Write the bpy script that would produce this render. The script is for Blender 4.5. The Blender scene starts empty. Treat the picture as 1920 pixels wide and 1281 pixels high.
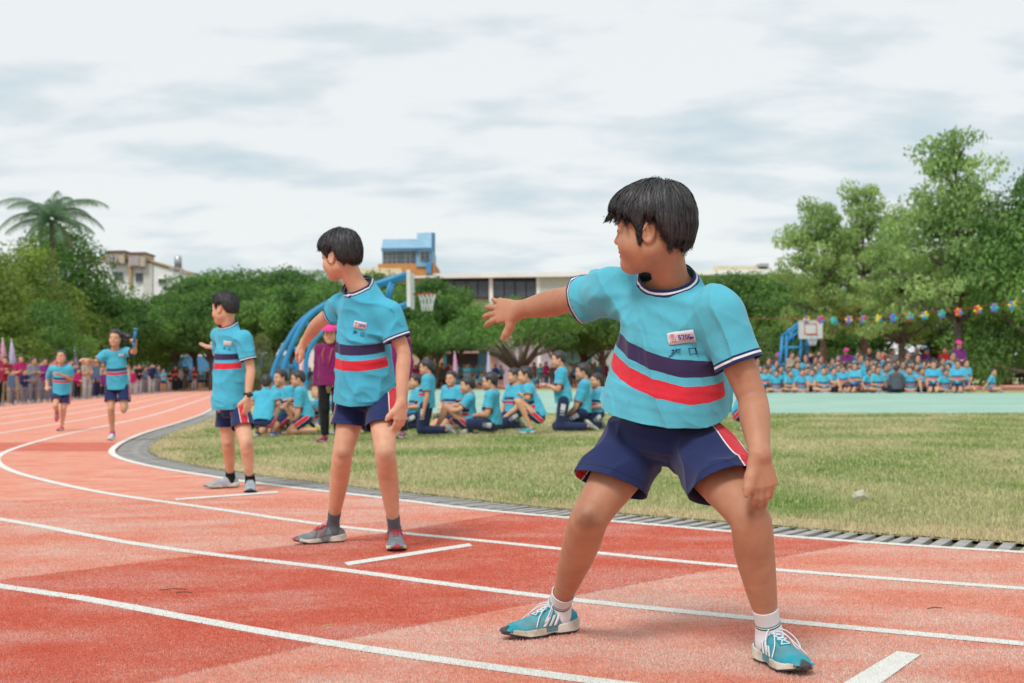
import bpy, math, random
import numpy as np
from mathutils import Matrix, Vector

random.seed(7)
RNG = np.random.default_rng(11)
SC = bpy.context.scene
COL = SC.collection
A = lambda *v: np.array(v, dtype=float)

# ------------------------------------------------------------------ camera, sky, sun, exposure
FPX = 50.0 / 36.0 * 1920
PITCH, ROLL, EYE = math.radians(1.343), 0.0125, A(0, 0, 0.8)
FW = A(0, math.cos(PITCH), math.sin(PITCH)); U0 = A(0, -math.sin(PITCH), math.cos(PITCH)); X0 = A(1, 0, 0)
RT = math.cos(ROLL) * X0 - math.sin(ROLL) * U0
UPV = math.cos(ROLL) * U0 + math.sin(ROLL) * X0
cam_d = bpy.data.cameras.new('camera'); cam = bpy.data.objects.new('camera', cam_d); COL.objects.link(cam)
cam.matrix_world = Matrix(((RT[0], UPV[0], -FW[0], EYE[0]), (RT[1], UPV[1], -FW[1], EYE[1]), (RT[2], UPV[2], -FW[2], EYE[2]), (0, 0, 0, 1)))
cam_d.lens = 50; cam_d.sensor_width = 36; cam_d.clip_start = .05; cam_d.clip_end = 2000
cam_d.dof.use_dof = True; cam_d.dof.focus_distance = 3.95; cam_d.dof.aperture_fstop = 6.3
SC.camera = cam
SUN_EL, SUN_AZ = math.radians(52), math.radians(205)     # sun behind thin cloud, behind the camera to the left
w = bpy.data.worlds.new('World'); SC.world = w; w.use_nodes = True
nt = w.node_tree; nt.nodes.clear()
def nd(nt, t, **kw):
    n = nt.nodes.new(t)
    for k, v in kw.items(): setattr(n, k, v)
    return n
def lk(nt, a, b): nt.links.new(a, b)
out = nd(nt, 'ShaderNodeOutputWorld'); bg = nd(nt, 'ShaderNodeBackground'); lk(nt, bg.outputs[0], out.inputs[0])
sky = nd(nt, 'ShaderNodeTexSky', sky_type='NISHITA', sun_disc=False, sun_elevation=SUN_EL, sun_rotation=SUN_AZ)
tc = nd(nt, 'ShaderNodeTexCoord')
sep = nd(nt, 'ShaderNodeSeparateXYZ'); lk(nt, tc.outputs['Generated'], sep.inputs[0])
den = nd(nt, 'ShaderNodeMath', operation='ADD'); den.inputs[1].default_value = .22
ab = nd(nt, 'ShaderNodeMath', operation='ABSOLUTE'); lk(nt, sep.outputs[2], ab.inputs[0]); lk(nt, ab.outputs[0], den.inputs[0])
dx = nd(nt, 'ShaderNodeMath', operation='DIVIDE'); lk(nt, sep.outputs[0], dx.inputs[0]); lk(nt, den.outputs[0], dx.inputs[1])
dy = nd(nt, 'ShaderNodeMath', operation='DIVIDE'); lk(nt, sep.outputs[1], dy.inputs[0]); lk(nt, den.outputs[0], dy.inputs[1])
cb = nd(nt, 'ShaderNodeCombineXYZ'); lk(nt, dx.outputs[0], cb.inputs[0]); lk(nt, dy.outputs[0], cb.inputs[1])
def sky_noise(sx, sy, sc, det, off):
    mp = nd(nt, 'ShaderNodeMapping'); mp.inputs['Scale'].default_value = (sx, sy, 1); mp.inputs['Location'].default_value = (off, off * .7, 0)
    mp.inputs['Rotation'].default_value = (0, 0, .06)
    lk(nt, cb.outputs[0], mp.inputs[0])
    n = nd(nt, 'ShaderNodeTexNoise'); n.inputs['Scale'].default_value = sc; n.inputs['Detail'].default_value = det; n.inputs['Roughness'].default_value = .5; n.inputs['Distortion'].default_value = .15
    lk(nt, mp.outputs[0], n.inputs['Vector']); return n
n1 = sky_noise(.95, 1.4, 3.6, 8, 3.1); n2 = sky_noise(.4, .8, 1.3, 3, 9.4)
mx = nd(nt, 'ShaderNodeMath', operation='MULTIPLY_ADD'); lk(nt, n2.outputs[0], mx.inputs[0]); mx.inputs[1].default_value = .9; lk(nt, n1.outputs[0], mx.inputs[2])
cr = nd(nt, 'ShaderNodeValToRGB'); e = cr.color_ramp.elements
e[0].position = .74; e[0].color = (.64, .765, .835, 1); e[1].position = 1.08; e[1].color = (.99, 1.02, 1.02, 1)
cr.color_ramp.interpolation = 'B_SPLINE'
m3 = cr.color_ramp.elements.new(.90); m3.color = (.83, .905, .935, 1)
mapr = nd(nt, 'ShaderNodeMath', operation='MULTIPLY'); mapr.inputs[1].default_value = 1.0
lk(nt, mx.outputs[0], mapr.inputs[0])
lk(nt, mapr.outputs[0], cr.inputs[0])
cloud = nd(nt, 'ShaderNodeVectorMath', operation='SCALE'); lk(nt, cr.outputs[0], cloud.inputs[0]); cloud.inputs['Scale'].default_value = 7.45
mixs = nd(nt, 'ShaderNodeMix', data_type='RGBA'); mixs.inputs[0].default_value = .93
lk(nt, sky.outputs[0], mixs.inputs[6]); lk(nt, cloud.outputs[0], mixs.inputs[7]); lk(nt, mixs.outputs[2], bg.inputs[0])
bg.inputs[1].default_value = .1
sl = bpy.data.lights.new('sun', 'SUN'); sl.energy = 1.8; sl.angle = math.radians(16); sl.color = (1, .96, .9)
so = bpy.data.objects.new('sun', sl); COL.objects.link(so)
so.rotation_euler = (math.pi / 2 - SUN_EL, 0, math.pi - SUN_AZ)
so.location = (0, 0, 30)
SC.view_settings.view_transform = 'Standard'; SC.view_settings.look = 'None'; SC.view_settings.gamma = 1
SC.view_settings.exposure = 0.30; SC.view_settings.use_curve_mapping = False
SC.cycles.use_denoising = True; SC.cycles.max_bounces = 8; SC.cycles.transparent_max_bounces = 8
SC.cycles.use_adaptive_sampling = True; SC.cycles.adaptive_threshold = .015

# ------------------------------------------------------------------ geometry helpers
def ray(px, py): return FW + RT * (px - 960) / FPX + UPV * (640.5 - py) / FPX
def gp(px, py, z=0.0):                      # point of the ground seen at a pixel of the photograph
    r = ray(px, py); return EYE + r * ((z - EYE[2]) / r[2])
def at(px, py, d):                          # point seen at a pixel at depth d
    r = ray(px, py); return EYE + r * (d / r[1])
def nz(v): v = np.asarray(v, float); return v / (np.linalg.norm(v) + 1e-12)
def cross(a, b): return np.cross(a, b)
def srgb(r, g, b):
    f = lambda c: (c / 255 / 12.92) if c / 255 <= .04045 else ((c / 255 + .055) / 1.055) ** 2.4
    return (f(r), f(g), f(b))

def mesh_from(name, V, F, smooth=True):
    me = bpy.data.meshes.new(name); V = np.asarray(V, dtype=np.float32); F = np.asarray(F, dtype=np.int32)
    me.vertices.add(len(V)); me.vertices.foreach_set('co', V.ravel())
    if len(F):
        m = F.shape[1]
        me.loops.add(F.size); me.loops.foreach_set('vertex_index', F.ravel())
        me.polygons.add(len(F)); me.polygons.foreach_set('loop_start', np.arange(0, F.size, m, dtype=np.int32))
        me.polygons.foreach_set('loop_total', np.full(len(F), m, dtype=np.int32))
        me.polygons.foreach_set('use_smooth', np.full(len(F), smooth))
    me.update(calc_edges=True); return me
def obj(name, me, mat=None, parent=None, kind=None, color=None):
    o = bpy.data.objects.new(name, me); COL.objects.link(o)
    if mat is not None and me is not None and len(me.materials) == 0: me.materials.append(mat)
    if parent is not None: o.parent = parent
    if kind: o['kind'] = kind
    if color is not None: o.color = (*color[:3], 1)
    return o
def tag(o, label, cat, group=None):
    o['label'] = label; o['category'] = cat
    if group: o['group'] = group
    return o
def thing(name, label, cat, loc=(0, 0, 0), group=None, rz=0):
    o = bpy.data.objects.new(name, None); COL.objects.link(o); o.location = loc; o.rotation_euler = (0, 0, rz); o.empty_display_size = .2
    return tag(o, label, cat, group)
def attr_vec(me, name, vals):
    a = me.attributes.new(name, 'FLOAT_VECTOR', 'POINT'); a.data.foreach_set('vector', np.asarray(vals, dtype=np.float32).ravel())
def attr_col(me, name, vals):
    a = me.attributes.new(name, 'FLOAT_COLOR', 'POINT'); v = np.ones((len(vals), 4), dtype=np.float32); v[:, :3] = vals
    a.data.foreach_set('color', v.ravel())

class MB:                                    # collects simple solids into one mesh
    def __init__(s): s.V = []; s.F = []; s.n = 0
    def add(s, V, F):
        s.V.append(np.asarray(V, float)); s.F += [tuple(i + s.n for i in f) for f in F]; s.n += len(V)
    def box(s, c, d, R=None):
        c = A(*c); d = A(*d) / 2; R = np.eye(3) if R is None else R
        V = [c + R @ (d * A(x, y, z)) for x in (-1, 1) for y in (-1, 1) for z in (-1, 1)]
        s.add(V, [(0, 1, 3, 2), (4, 6, 7, 5), (0, 4, 5, 1), (2, 3, 7, 6), (0, 2, 6, 4), (1, 5, 7, 3)])
    def span(s, lo, hi): lo = A(*lo); hi = A(*hi); s.box((lo + hi) / 2, hi - lo)
    def tube(s, pts, r, n=8, cap=True):
        pts = [np.asarray(p, float) for p in pts]; r = [r] * len(pts) if np.isscalar(r) else r
        V = []; F = []; u = None
        for i, p in enumerate(pts):
            t = nz(pts[min(i + 1, len(pts) - 1)] - pts[max(i - 1, 0)])
            if u is None: u = nz(cross(t, A(0, 0, 1) if abs(t[2]) < .9 else A(1, 0, 0)))
            u = nz(u - t * np.dot(u, t)); v = cross(t, u)
            for k in range(n):
                a = 2 * math.pi * k / n; V.append(p + r[i] * (math.cos(a) * u + math.sin(a) * v))
        for i in range(len(pts) - 1):
            for k in range(n):
                F.append((i * n + k, i * n + (k + 1) % n, (i + 1) * n + (k + 1) % n, (i + 1) * n + k))
        if cap: F.append(tuple(range(n - 1, -1, -1))); F.append(tuple((len(pts) - 1) * n + k for k in range(n)))
        s.add(V, F)
    def prism(s, poly, z0, z1):              # polygon (x,y) extruded in z
        n = len(poly); V = [(x, y, z0) for x, y in poly] + [(x, y, z1) for x, y in poly]
        s.add(V, [tuple(range(n - 1, -1, -1)), tuple(range(n, 2 * n))] + [(i, (i + 1) % n, n + (i + 1) % n, n + i) for i in range(n)])
    def mesh(s, name, smooth=False):
        me = bpy.data.meshes.new(name); me.from_pydata([tuple(v) for v in np.concatenate(s.V)], [], s.F)
        if smooth: me.polygons.foreach_set('use_smooth', [True] * len(me.polygons))
        me.update(); return me
    def build(s, name, mat, parent=None, smooth=False, kind=None, color=None):
        return obj(name, s.mesh(name, smooth), mat, parent, kind, color)

# ------------------------------------------------------------------ materials
def mat_new(name, rough=.8, spec=.3):
    m = bpy.data.materials.new(name); m.use_nodes = True; b = m.node_tree.nodes['Principled BSDF']
    b.inputs['Roughness'].default_value = rough; b.inputs['Specular IOR Level'].default_value = spec
    return m, m.node_tree, b
def tnoise(nt, scale, detail=4, coord='Object', rough=.55, vec=None, sxyz=None):
    n = nd(nt, 'ShaderNodeTexNoise'); n.inputs['Scale'].default_value = scale; n.inputs['Detail'].default_value = detail; n.inputs['Roughness'].default_value = rough
    if vec is None:
        t = nd(nt, 'ShaderNodeTexCoord'); vec = t.outputs[coord]
    if sxyz:
        mp = nd(nt, 'ShaderNodeMapping'); mp.inputs['Scale'].default_value = sxyz[:3]
        if len(sxyz) > 3: mp.inputs['Rotation'].default_value = (0, 0, sxyz[3])
        lk(nt, vec, mp.inputs[0]); vec = mp.outputs[0]
    lk(nt, vec, n.inputs['Vector']); return n.outputs[0]
def ramp(nt, fac, stops, interp='LINEAR'):
    r = nd(nt, 'ShaderNodeValToRGB'); el = r.color_ramp.elements; r.color_ramp.interpolation = interp
    while len(el) < len(stops): el.new(.5)
    for e_, (p, c) in zip(el, stops): e_.position = p; e_.color = (*c[:3], 1) if hasattr(c, '__len__') else (c, c, c, 1)
    lk(nt, fac, r.inputs[0]); return r.outputs[0]
def mixc(nt, fac, a, b, blend='MIX'):
    m = nd(nt, 'ShaderNodeMix', data_type='RGBA', blend_type=blend)
    for s_, v in ((m.inputs[0], fac), (m.inputs[6], a), (m.inputs[7], b)):
        if isinstance(v, (int, float)): s_.default_value = v
        elif isinstance(v, tuple): s_.default_value = (*v[:3], 1)
        else: lk(nt, v, s_)
    return m.outputs[2]
def mth(nt, op, a, b=None, c=None):
    n = nd(nt, 'ShaderNodeMath', operation=op)
    for i, v in enumerate((a, b, c)):
        if v is None: continue
        if isinstance(v, (int, float)): n.inputs[i].default_value = v
        else: lk(nt, v, n.inputs[i])
    return n.outputs[0]
def bump(nt, b, h, strength=.3, dist=.01):
    n = nd(nt, 'ShaderNodeBump'); n.inputs['Strength'].default_value = strength; n.inputs['Distance'].default_value = dist
    lk(nt, h, n.inputs['Height']); lk(nt, n.outputs[0], b.inputs['Normal'])
def setc(nt, b, c):
    if isinstance(c, tuple): b.inputs['Base Color'].default_value = (*c[:3], 1)
    else: lk(nt, c, b.inputs['Base Color'])
def simple(name, col, rough=.7, spec=.3, var=.12, nscale=4, bmp=0, metallic=0, det=5):
    m, nt, b = mat_new(name, rough, spec); b.inputs['Metallic'].default_value = metallic
    n = tnoise(nt, nscale, det)
    lo = tuple(c * (1 - var) for c in col); hi = tuple(min(1, c * (1 + var)) for c in col)
    setc(nt, b, ramp(nt, n, [(.3, lo), (.7, hi)]))
    if bmp: bump(nt, b, n, bmp, .01)
    return m

# ------------------------------------------------------------------ signed distance modelling
def vnoise(P):                               # smooth value noise in about -1..1
    i = np.floor(P).astype(np.int64); f = P - i; u = f * f * (3 - 2 * f)
    def h(x, y, z):
        n = (x * 374761393 + y * 668265263 + z * 1274126177) & 0xffffffff
        n = ((n ^ (n >> 13)) * 1274126177) & 0xffffffff
        return ((n ^ (n >> 16)) & 0xffff) / 32767.5 - 1
    r = 0
    for a in (0, 1):
        wx = u[:, 0] if a else 1 - u[:, 0]
        for b in (0, 1):
            wy = u[:, 1] if b else 1 - u[:, 1]
            for c in (0, 1):
                wz = u[:, 2] if c else 1 - u[:, 2]
                r = r + wx * wy * wz * h(i[:, 0] + a, i[:, 1] + b, i[:, 2] + c)
    return r
def crease(P): return (1 - np.abs(vnoise(P))) ** 3 - .3      # sharp ridges between soft hollows, as in cloth
def fbm(P, o=3): return sum(vnoise(P * 2 ** k + 17.3 * k) * .5 ** k for k in range(o))

def catmull(S, n):                           # smooth resampling of rows of S, tangents by chord length so that it never doubles back
    S = np.asarray(S, float); m = len(S) - 1; c = np.concatenate([[0], np.cumsum(np.linalg.norm(np.diff(S[:, :3], axis=0), axis=1) + 1e-9)])
    T = np.empty_like(S); T[1:-1] = (S[2:] - S[:-2]) / (c[2:] - c[:-2])[:, None]; T[0] = (S[1] - S[0]) / (c[1] - c[0]); T[-1] = (S[-1] - S[-2]) / (c[-1] - c[-2]); out = []
    for j in range(n + 1):
        t = j / n * m; i = min(int(t), m - 1); u = t - i; h = c[i + 1] - c[i]
        out.append((2 * u ** 3 - 3 * u * u + 1) * S[i] + (u ** 3 - 2 * u * u + u) * h * T[i] + (3 * u * u - 2 * u ** 3) * S[i + 1] + (u ** 3 - u * u) * h * T[i + 1])
    return np.array(out)

class SDF:
    M = .075
    def __init__(s): s.ops = []; s.disp = None
    def add(s, fn, lo, hi, k=.01, mode='u'): s.ops.append((fn, np.asarray(lo) - s.M, np.asarray(hi) + s.M, k, mode)); return s
    def cone(s, a, b, ra, rb, k=.02, mode='u'):
        a = np.asarray(a, float); b = np.asarray(b, float); ba = b - a; L2 = ba @ ba + 1e-12; r = max(ra, rb)
        def fn(P):
            q = P - a; t = np.clip(q @ ba / L2, 0, 1); q = q - t[:, None] * ba
            return np.sqrt(np.einsum('ij,ij->i', q, q)) - (ra + (rb - ra) * t)
        return s.add(fn, np.minimum(a, b) - r, np.maximum(a, b) + r, k, mode)
    def chain(s, pts, rs, k=.01):
        for i in range(len(pts) - 1): s.cone(pts[i], pts[i + 1], rs[i], rs[i + 1], k)
        return s
    def ball(s, c, r, k=.02, mode='u'): return s.cone(c, np.asarray(c) + 1e-5, r, r, k, mode)
    def ell(s, c, r, R=None, k=.02, mode='u'):      # rows of R are the axes
        c = np.asarray(c, float); r = np.asarray(r, float); R = np.eye(3) if R is None else R; m = r.max()
        def fn(P):
            q = (P - c) @ R.T; k0 = np.linalg.norm(q / r, axis=1); k1 = np.linalg.norm(q / (r * r), axis=1) + 1e-9
            return np.where(k0 < 1e-3, -r.min(), k0 * (k0 - 1) / k1)
        return s.add(fn, c - m, c + m, k, mode)
    def loft(s, st, n=10, rr=.02, k=.02, mode='u', sq=2.0):    # st: rows of centre(3) right(3) front(3) rx ry
        S = catmull([np.concatenate([np.asarray(q, float).ravel() for q in row]) for row in st], n)
        C, R, F, rx, ry = S[:, :3], S[:, 3:6], S[:, 6:9], S[:, 9] - rr, S[:, 10] - rr
        R = R / np.linalg.norm(R, axis=1)[:, None]; F = F / np.linalg.norm(F, axis=1)[:, None]
        m = max(rx.max(), ry.max()) + rr
        dC = np.diff(C, axis=0); dR = np.diff(R, axis=0); dF = np.diff(F, axis=0); dX = np.diff(rx); dY = np.diff(ry); L2 = (dC * dC).sum(1) + 1e-12; ns = len(dC); C2 = (C * C).sum(1)
        dot = lambda a, b: np.einsum('ij,ij->i', a, b)
        def fn(P):
            j = (C2[None] - 2 * P @ C.T).argmin(1); best = bl = None
            for i in (np.maximum(j - 1, 0), np.minimum(j, ns - 1)):
                q = P - C[i]; a = dC[i]; tr = dot(q, a) / L2[i]; t = np.clip(tr, 0, 1); T = t[:, None]; end = ((i == 0) & (tr < 0)) | ((i == ns - 1) & (tr > 1))
                rel = q - T * a; Rt = R[i] + T * dR[i]; Ft = F[i] + T * dF[i]; l2 = dot(rel, rel)
                x = dot(rel, Rt); y = dot(rel, Ft); rho2 = x * x + y * y; rho = np.sqrt(rho2) + 1e-9
                ax = rx[i] + t * dX[i]; ay = ry[i] + t * dY[i]; ux = np.abs(x) / ax; uy = np.abs(y) / ay
                k0 = (np.sqrt(ux * ux + uy * uy) if sq == 2.0 else (ux ** sq + uy ** sq) ** (1 / sq)) + 1e-9; k1 = np.sqrt((ux / ax) ** 2 + (uy / ay) ** 2) + 1e-9
                sc = np.minimum(k0 * k0 / (k1 * rho), 1.); L = np.sqrt(np.where(end, rho2, l2)); d = np.where(k0 < .05, -np.minimum(ax, ay), (L - rho / k0) * sc)
                z = np.where(end, np.maximum(np.sqrt(np.maximum(l2 - rho2, 0)) - 1e-3, 0), 0)
                d = np.where(z > 0, np.sqrt(np.maximum(d, 0) ** 2 + z * z), d)
                if best is None: best, bl = d, l2
                else: wt = 1 / (1 + np.exp(np.clip((l2 - bl) / (L2[i] * .03 + 1e-6), -30, 30))); best = d * wt + best * (1 - wt)
            return best - rr
        return s.add(fn, C.min(0) - m, C.max(0) + m, k, mode)
    def __call__(s, P):
        d = np.full(len(P), 1.0)
        for fn, lo, hi, k, mode in s.ops:
            idx = np.nonzero((P[:, 0] > lo[0]) & (P[:, 0] < hi[0]) & (P[:, 1] > lo[1]) & (P[:, 1] < hi[1]) & (P[:, 2] > lo[2]) & (P[:, 2] < hi[2]))[0]
            if len(idx) == 0: continue
            q = fn(P[idx]); a = d[idx]
            if mode == 'u': h = np.maximum(k - np.abs(a - q), 0) / k; d[idx] = np.minimum(a, q) - h * h * k * .25
            elif mode == 's': q = -q; h = np.maximum(k - np.abs(a - q), 0) / k; d[idx] = np.maximum(a, q) + h * h * k * .25
            elif mode == 'i': h = np.maximum(k - np.abs(a - q), 0) / k; d[idx] = np.maximum(a, q) + h * h * k * .25
        if s.disp is not None:
            idx = np.nonzero(np.abs(d) < .035)[0]
            if len(idx): d[idx] += s.disp(P[idx])
        return d
    def bounds(s):
        lo = np.min([o[1] for o in s.ops if o[4] == 'u'], axis=0) + s.M; hi = np.max([o[2] for o in s.ops if o[4] == 'u'], axis=0) - s.M
        return lo - .02, hi + .02
    def grad(s, P, e=.0012):
        g = np.stack([s(P + A(*v)) - s(P - A(*v)) for v in ((e, 0, 0), (0, e, 0), (0, 0, e))], 1)
        return g / (np.linalg.norm(g, axis=1)[:, None] + 1e-9)
    def snap(s, P, off=0.0, it=3):
        P = np.array(P, float)
        for _ in range(it):
            P = P - s.grad(P) * (s(P) - off)[:, None]
        return P

def polygonize(f, h, lo=None, hi=None, L=3):
    if lo is None: lo, hi = f.bounds()
    H = h * 2 ** L; n = np.ceil((hi - lo) / H).astype(int) + 1
    cells = np.stack(np.meshgrid(*[np.arange(k) for k in n], indexing='ij'), -1).reshape(-1, 3)
    offs = np.array([(a, b, c) for a in (0, 1) for b in (0, 1) for c in (0, 1)])
    for l in range(L + 1):
        s_ = h * 2 ** (L - l); d = f(lo + (cells + .5) * s_)
        cells = cells[np.abs(d) < s_ * 1.25 + (.012 if l < L else .003)]
        if l < L: cells = (cells[:, None] * 2 + offs[None]).reshape(-1, 3)
    D = int(cells.max()) + 3; key = lambda q: (q[..., 0].astype(np.int64) * D + q[..., 1]) * D + q[..., 2]
    ck = key(cells[:, None] + offs[None]); uk, inv = np.unique(ck.ravel(), return_inverse=True); inv = inv.reshape(ck.shape)
    cpos = np.stack([uk // (D * D), uk // D % D, uk % D], 1)
    v = f(lo + cpos * h); cv = v[inv]; neg = cv < 0
    mix = neg.any(1) & ~neg.all(1); cells = cells[mix]; cv = cv[mix]; neg = neg[mix]
    o = np.argsort(key(cells)); cells = cells[o]; cv = cv[o]; neg = neg[o]; k = key(cells)
    ed = [(i, j) for i in range(8) for j in range(i + 1, 8) if np.abs(offs[i] - offs[j]).sum() == 1]
    acc = np.zeros((len(cells), 3)); cnt = np.zeros(len(cells))
    for i, j in ed:
        m = neg[:, i] != neg[:, j]; t = np.where(m, cv[:, i] / np.where(m, cv[:, i] - cv[:, j], 1), 0)
        p = offs[i] + t[:, None] * (offs[j] - offs[i]); acc += np.where(m[:, None], p, 0); cnt += m
    V = lo + (cells + acc / cnt[:, None]) * h
    F = []
    for ax in range(3):
        b, c = (ax + 1) % 3, (ax + 2) % 3; e1 = np.zeros(3, int); e1[ax] = 1; ci = int(e1 @ [4, 2, 1])
        m = neg[:, 0] != neg[:, ci]; q = cells[m]; eb = np.zeros(3, int); eb[b] = 1; ec = np.zeros(3, int); ec[c] = 1
        ids = []; ok = np.ones(len(q), bool)
        for dd in (np.zeros(3, int), eb, eb + ec, ec):
            kk = key(q - dd); ix = np.clip(np.searchsorted(k, kk), 0, len(k) - 1); ok &= (k[ix] == kk); ids.append(ix)
        fq = np.stack(ids, 1); fl = neg[m][:, 0]
        fq = np.where(fl[:, None], fq, fq[:, ::-1]); F.append(fq[ok])
    return V, np.concatenate(F)

def cut(V, F, keep, sdf):                    # drop what lies where keep < 0 and pull the rim onto keep = 0
    c = keep(V); F = F[(c[F] > 0).any(1)]
    used = np.zeros(len(V), bool); used[F.ravel()] = True; bad = np.nonzero(used & (c < 0))[0]
    P = V[bad]
    for _ in range(3):
        n = sdf.grad(P); e = .001; cc = keep(P)
        g = np.stack([(keep(P + A(*v)) - keep(P - A(*v))) / (2 * e) for v in ((e, 0, 0), (0, e, 0), (0, 0, e))], 1)
        g = g - n * (g * n).sum(1)[:, None]; g2 = np.maximum((g * g).sum(1), .15)
        st = -g * (cc / g2)[:, None]; l = np.linalg.norm(st, axis=1)[:, None] + 1e-9
        P = P + st * np.minimum(1, .012 / l)
    V = V.copy(); V[bad] = P
    ren = np.cumsum(used) - 1
    return V[used], ren[F]

# ------------------------------------------------------------------ ground, track, court, drain
def m_ground(name, stops, sc=3.0, fine=180, bmp=.5, det=6, streak=None, mottle=.25, rough=.95):
    m, nt, b = mat_new(name, rough, .1); n1 = tnoise(nt, sc, det, 'Object', .62, sxyz=streak); n2 = tnoise(nt, fine, 3, 'Object', .7); n3 = tnoise(nt, sc * 7, 4, 'Object', .65, sxyz=streak)
    v = mth(nt, 'ADD', mth(nt, 'MULTIPLY', n1, .40), mth(nt, 'ADD', mth(nt, 'MULTIPLY', n3, .30), mth(nt, 'MULTIPLY', n2, .3)))
    c = ramp(nt, v, stops); c = mixc(nt, 1.0, c, ramp(nt, n2, [(.25, (1 - mottle,) * 3), (.75, (1 + mottle,) * 3)]), 'MULTIPLY')
    setc(nt, b, c); bump(nt, b, mth(nt, 'ADD', n2, mth(nt, 'MULTIPLY', n3, .5)), bmp, .012); return m
ST = (.7, 1.5, 1, .75)
M_LANE = m_ground('worn_pink_track', [(.38, (.70, .19, .115)), (.46, (.74, .26, .175)), (.53, (.76, .36, .27)), (.62, (.74, .50, .41))], 3.4, 170, .55, streak=ST, mottle=.30, det=9)
M_ZONE = m_ground('dark_red_track', [(.36, (.58, .10, .06)), (.47, (.64, .15, .10)), (.55, (.68, .22, .16)), (.64, (.72, .37, .30))], 3.4, 170, .7, streak=None, mottle=.42, det=9)
M_LINE = m_ground('white_line_paint', [(.3, (.64, .62, .56)), (.5, (.78, .78, .74))], 5, 230, .4, mottle=.12)
M_TURF = m_ground('dry_turf', [(.36, (.26, .33, .12)), (.46, (.36, .40, .17)), (.54, (.46, .44, .24)), (.66, (.58, .51, .32))], .8, 90, .8, mottle=.35)
M_DIRT = m_ground('straw_edge', [(.35, (.42, .31, .17)), (.55, (.56, .45, .27)), (.7, (.42, .39, .2))], 3, 120, .8, mottle=.35)
M_COURT = m_ground('green_court_paint', [(.38, (.26, .44, .36)), (.5, (.33, .51, .42)), (.62, (.41, .58, .49))], .35, 40, .1, mottle=.08, rough=.8)
M_EARTH = m_ground('bare_earth', [(.35, (.09, .075, .05)), (.5, (.13, .12, .06)), (.65, (.17, .15, .09))], .5, 30, .6)
def sheet(name, poly, z, mat, kind='structure', parent=None):
    me = bpy.data.meshes.new(name); me.from_pydata([(p[0], p[1], z) for p in poly], [], [tuple(range(len(poly)))]); me.update()
    if me.polygons[0].normal.z < 0: me.flip_normals()
    return obj(name, me, mat, parent, kind)
sheet('ground', [(-500, -60), (500, -60), (500, 900), (-500, 900)], -.030, M_EARTH)
# the inside edge of the track, measured on the photograph and laid on the ground
KP = [(1920, 1035), (1600, 1016), (1300, 990), (1150, 976), (950, 962), (730, 934), (500, 908), (400, 893), (300, 877), (240, 863), (213, 851), (216, 840), (234, 828), (272, 812), (328, 795), (380, 777)]
kw = [gp(*q)[:2] for q in KP]; d0 = kw[0] - kw[1]; d1 = nz(A(-.17, .985))
kw = [kw[0] + d0 * 3.0, kw[0] + d0 * 1.4] + kw + [kw[-1] + d1 * 12, kw[-1] + d1 * 30, kw[-1] + d1 * 55, kw[-1] + d1 * 85]
def resamp(P, n):
    P = np.array(P); s = np.concatenate([[0], np.cumsum(np.linalg.norm(np.diff(P, axis=0), axis=1))]); t = np.linspace(0, s[-1], n); return np.stack([np.interp(t, s, P[:, i]) for i in range(2)], 1), s[-1]
KC, klen = resamp(catmull(kw, 300), 1200)
for _ in range(2):
    w_ = 45; pad = np.concatenate([KC[:1] + (KC[:1] - KC[1:w_ + 1][::-1]), KC, KC[-1:] + (KC[-1:] - KC[-w_ - 1:-1][::-1])]); ker = np.hanning(2 * (w_ // 5) + 1); ker /= ker.sum(); m_ = w_ // 5
    sm = np.stack([np.convolve(pad[:, i], ker, 'same') for i in range(2)], 1)[w_:-w_]; KC = sm
KC, klen = resamp(KC, 900)
KT = np.gradient(KC, axis=0); KT /= np.linalg.norm(KT, axis=1)[:, None]; KN = np.stack([-KT[:, 1], KT[:, 0]], 1)   # KN points to the left of travel = outward
if KN[0] @ A(-1, -1) < 0: KN = -KN
def band(name, a, b, z, mat, i0=0, i1=None, kind='structure', parent=None, wob=0, mid=0):
    i1 = i1 or len(KC); C = KC[i0:i1]; Nn = KN[i0:i1]; n = len(C); sh_ = mid * (WS[i0:i1, None] - 1); Va = C + Nn * (a + sh_); Vb = C + Nn * (b + sh_)
    if wob: Vb = Vb + Nn * (fbm(np.stack([np.arange(n) * .35, np.zeros(n), np.zeros(n)], 1), 2) * wob)[:, None]
    V = np.concatenate([np.c_[Va, np.full(n, z)], np.c_[Vb, np.full(n, z)]]); F = [(i, i + 1, n + i + 1, n + i) for i in range(n - 1)]
    me = mesh_from(name, V, F, False)
    if me.polygons[0].normal.z < 0: me.flip_normals()
    return obj(name, me, mat, parent, kind)
LW = 1.07
WS = np.interp(KC[:, 1], [6.5, 8, 9, 10.5, 12, 15, 22, 40], [1.065, 1.10, 1.16, 1.24, 1.24, 1.19, 1.15, 1.04]) / LW; WS = np.convolve(np.pad(WS, 12, 'edge'), np.ones(25) / 25, 'valid')
band('running_track', -.02, LW * 6 + 1.6, -.0, M_LANE)
sheet('grass_field', [tuple(q) for q in (KC - KN * .40)[:700:2]] + [(-6, 150), (160, 60), (60, 4), (18, -8)], -.012, M_TURF)
band('straw_verge', -.42, -.85, -.006, M_DIRT, 0, 500, wob=.16)
def line_px(name, pts, z, mat): return sheet(name, [gp(*q)[:2] for q in pts], z, mat)
zone = [(1612, 1018.5), (1385, 1060), (1010, 1130), (560, 1216), (270, 1283), (0, 1350), (-400, 1440), (-900, 1300), (0, 1088), (340, 1046), (560, 1022), (735, 998), (948, 964), (1150, 977.5), (1300, 991.5)]
line_px('exchange_zone', zone, .0012, M_ZONE)
line_px('exchange_zone', [(-200, 830), (232, 830), (214, 846), (-200, 847)], .0012, M_ZONE)
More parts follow.
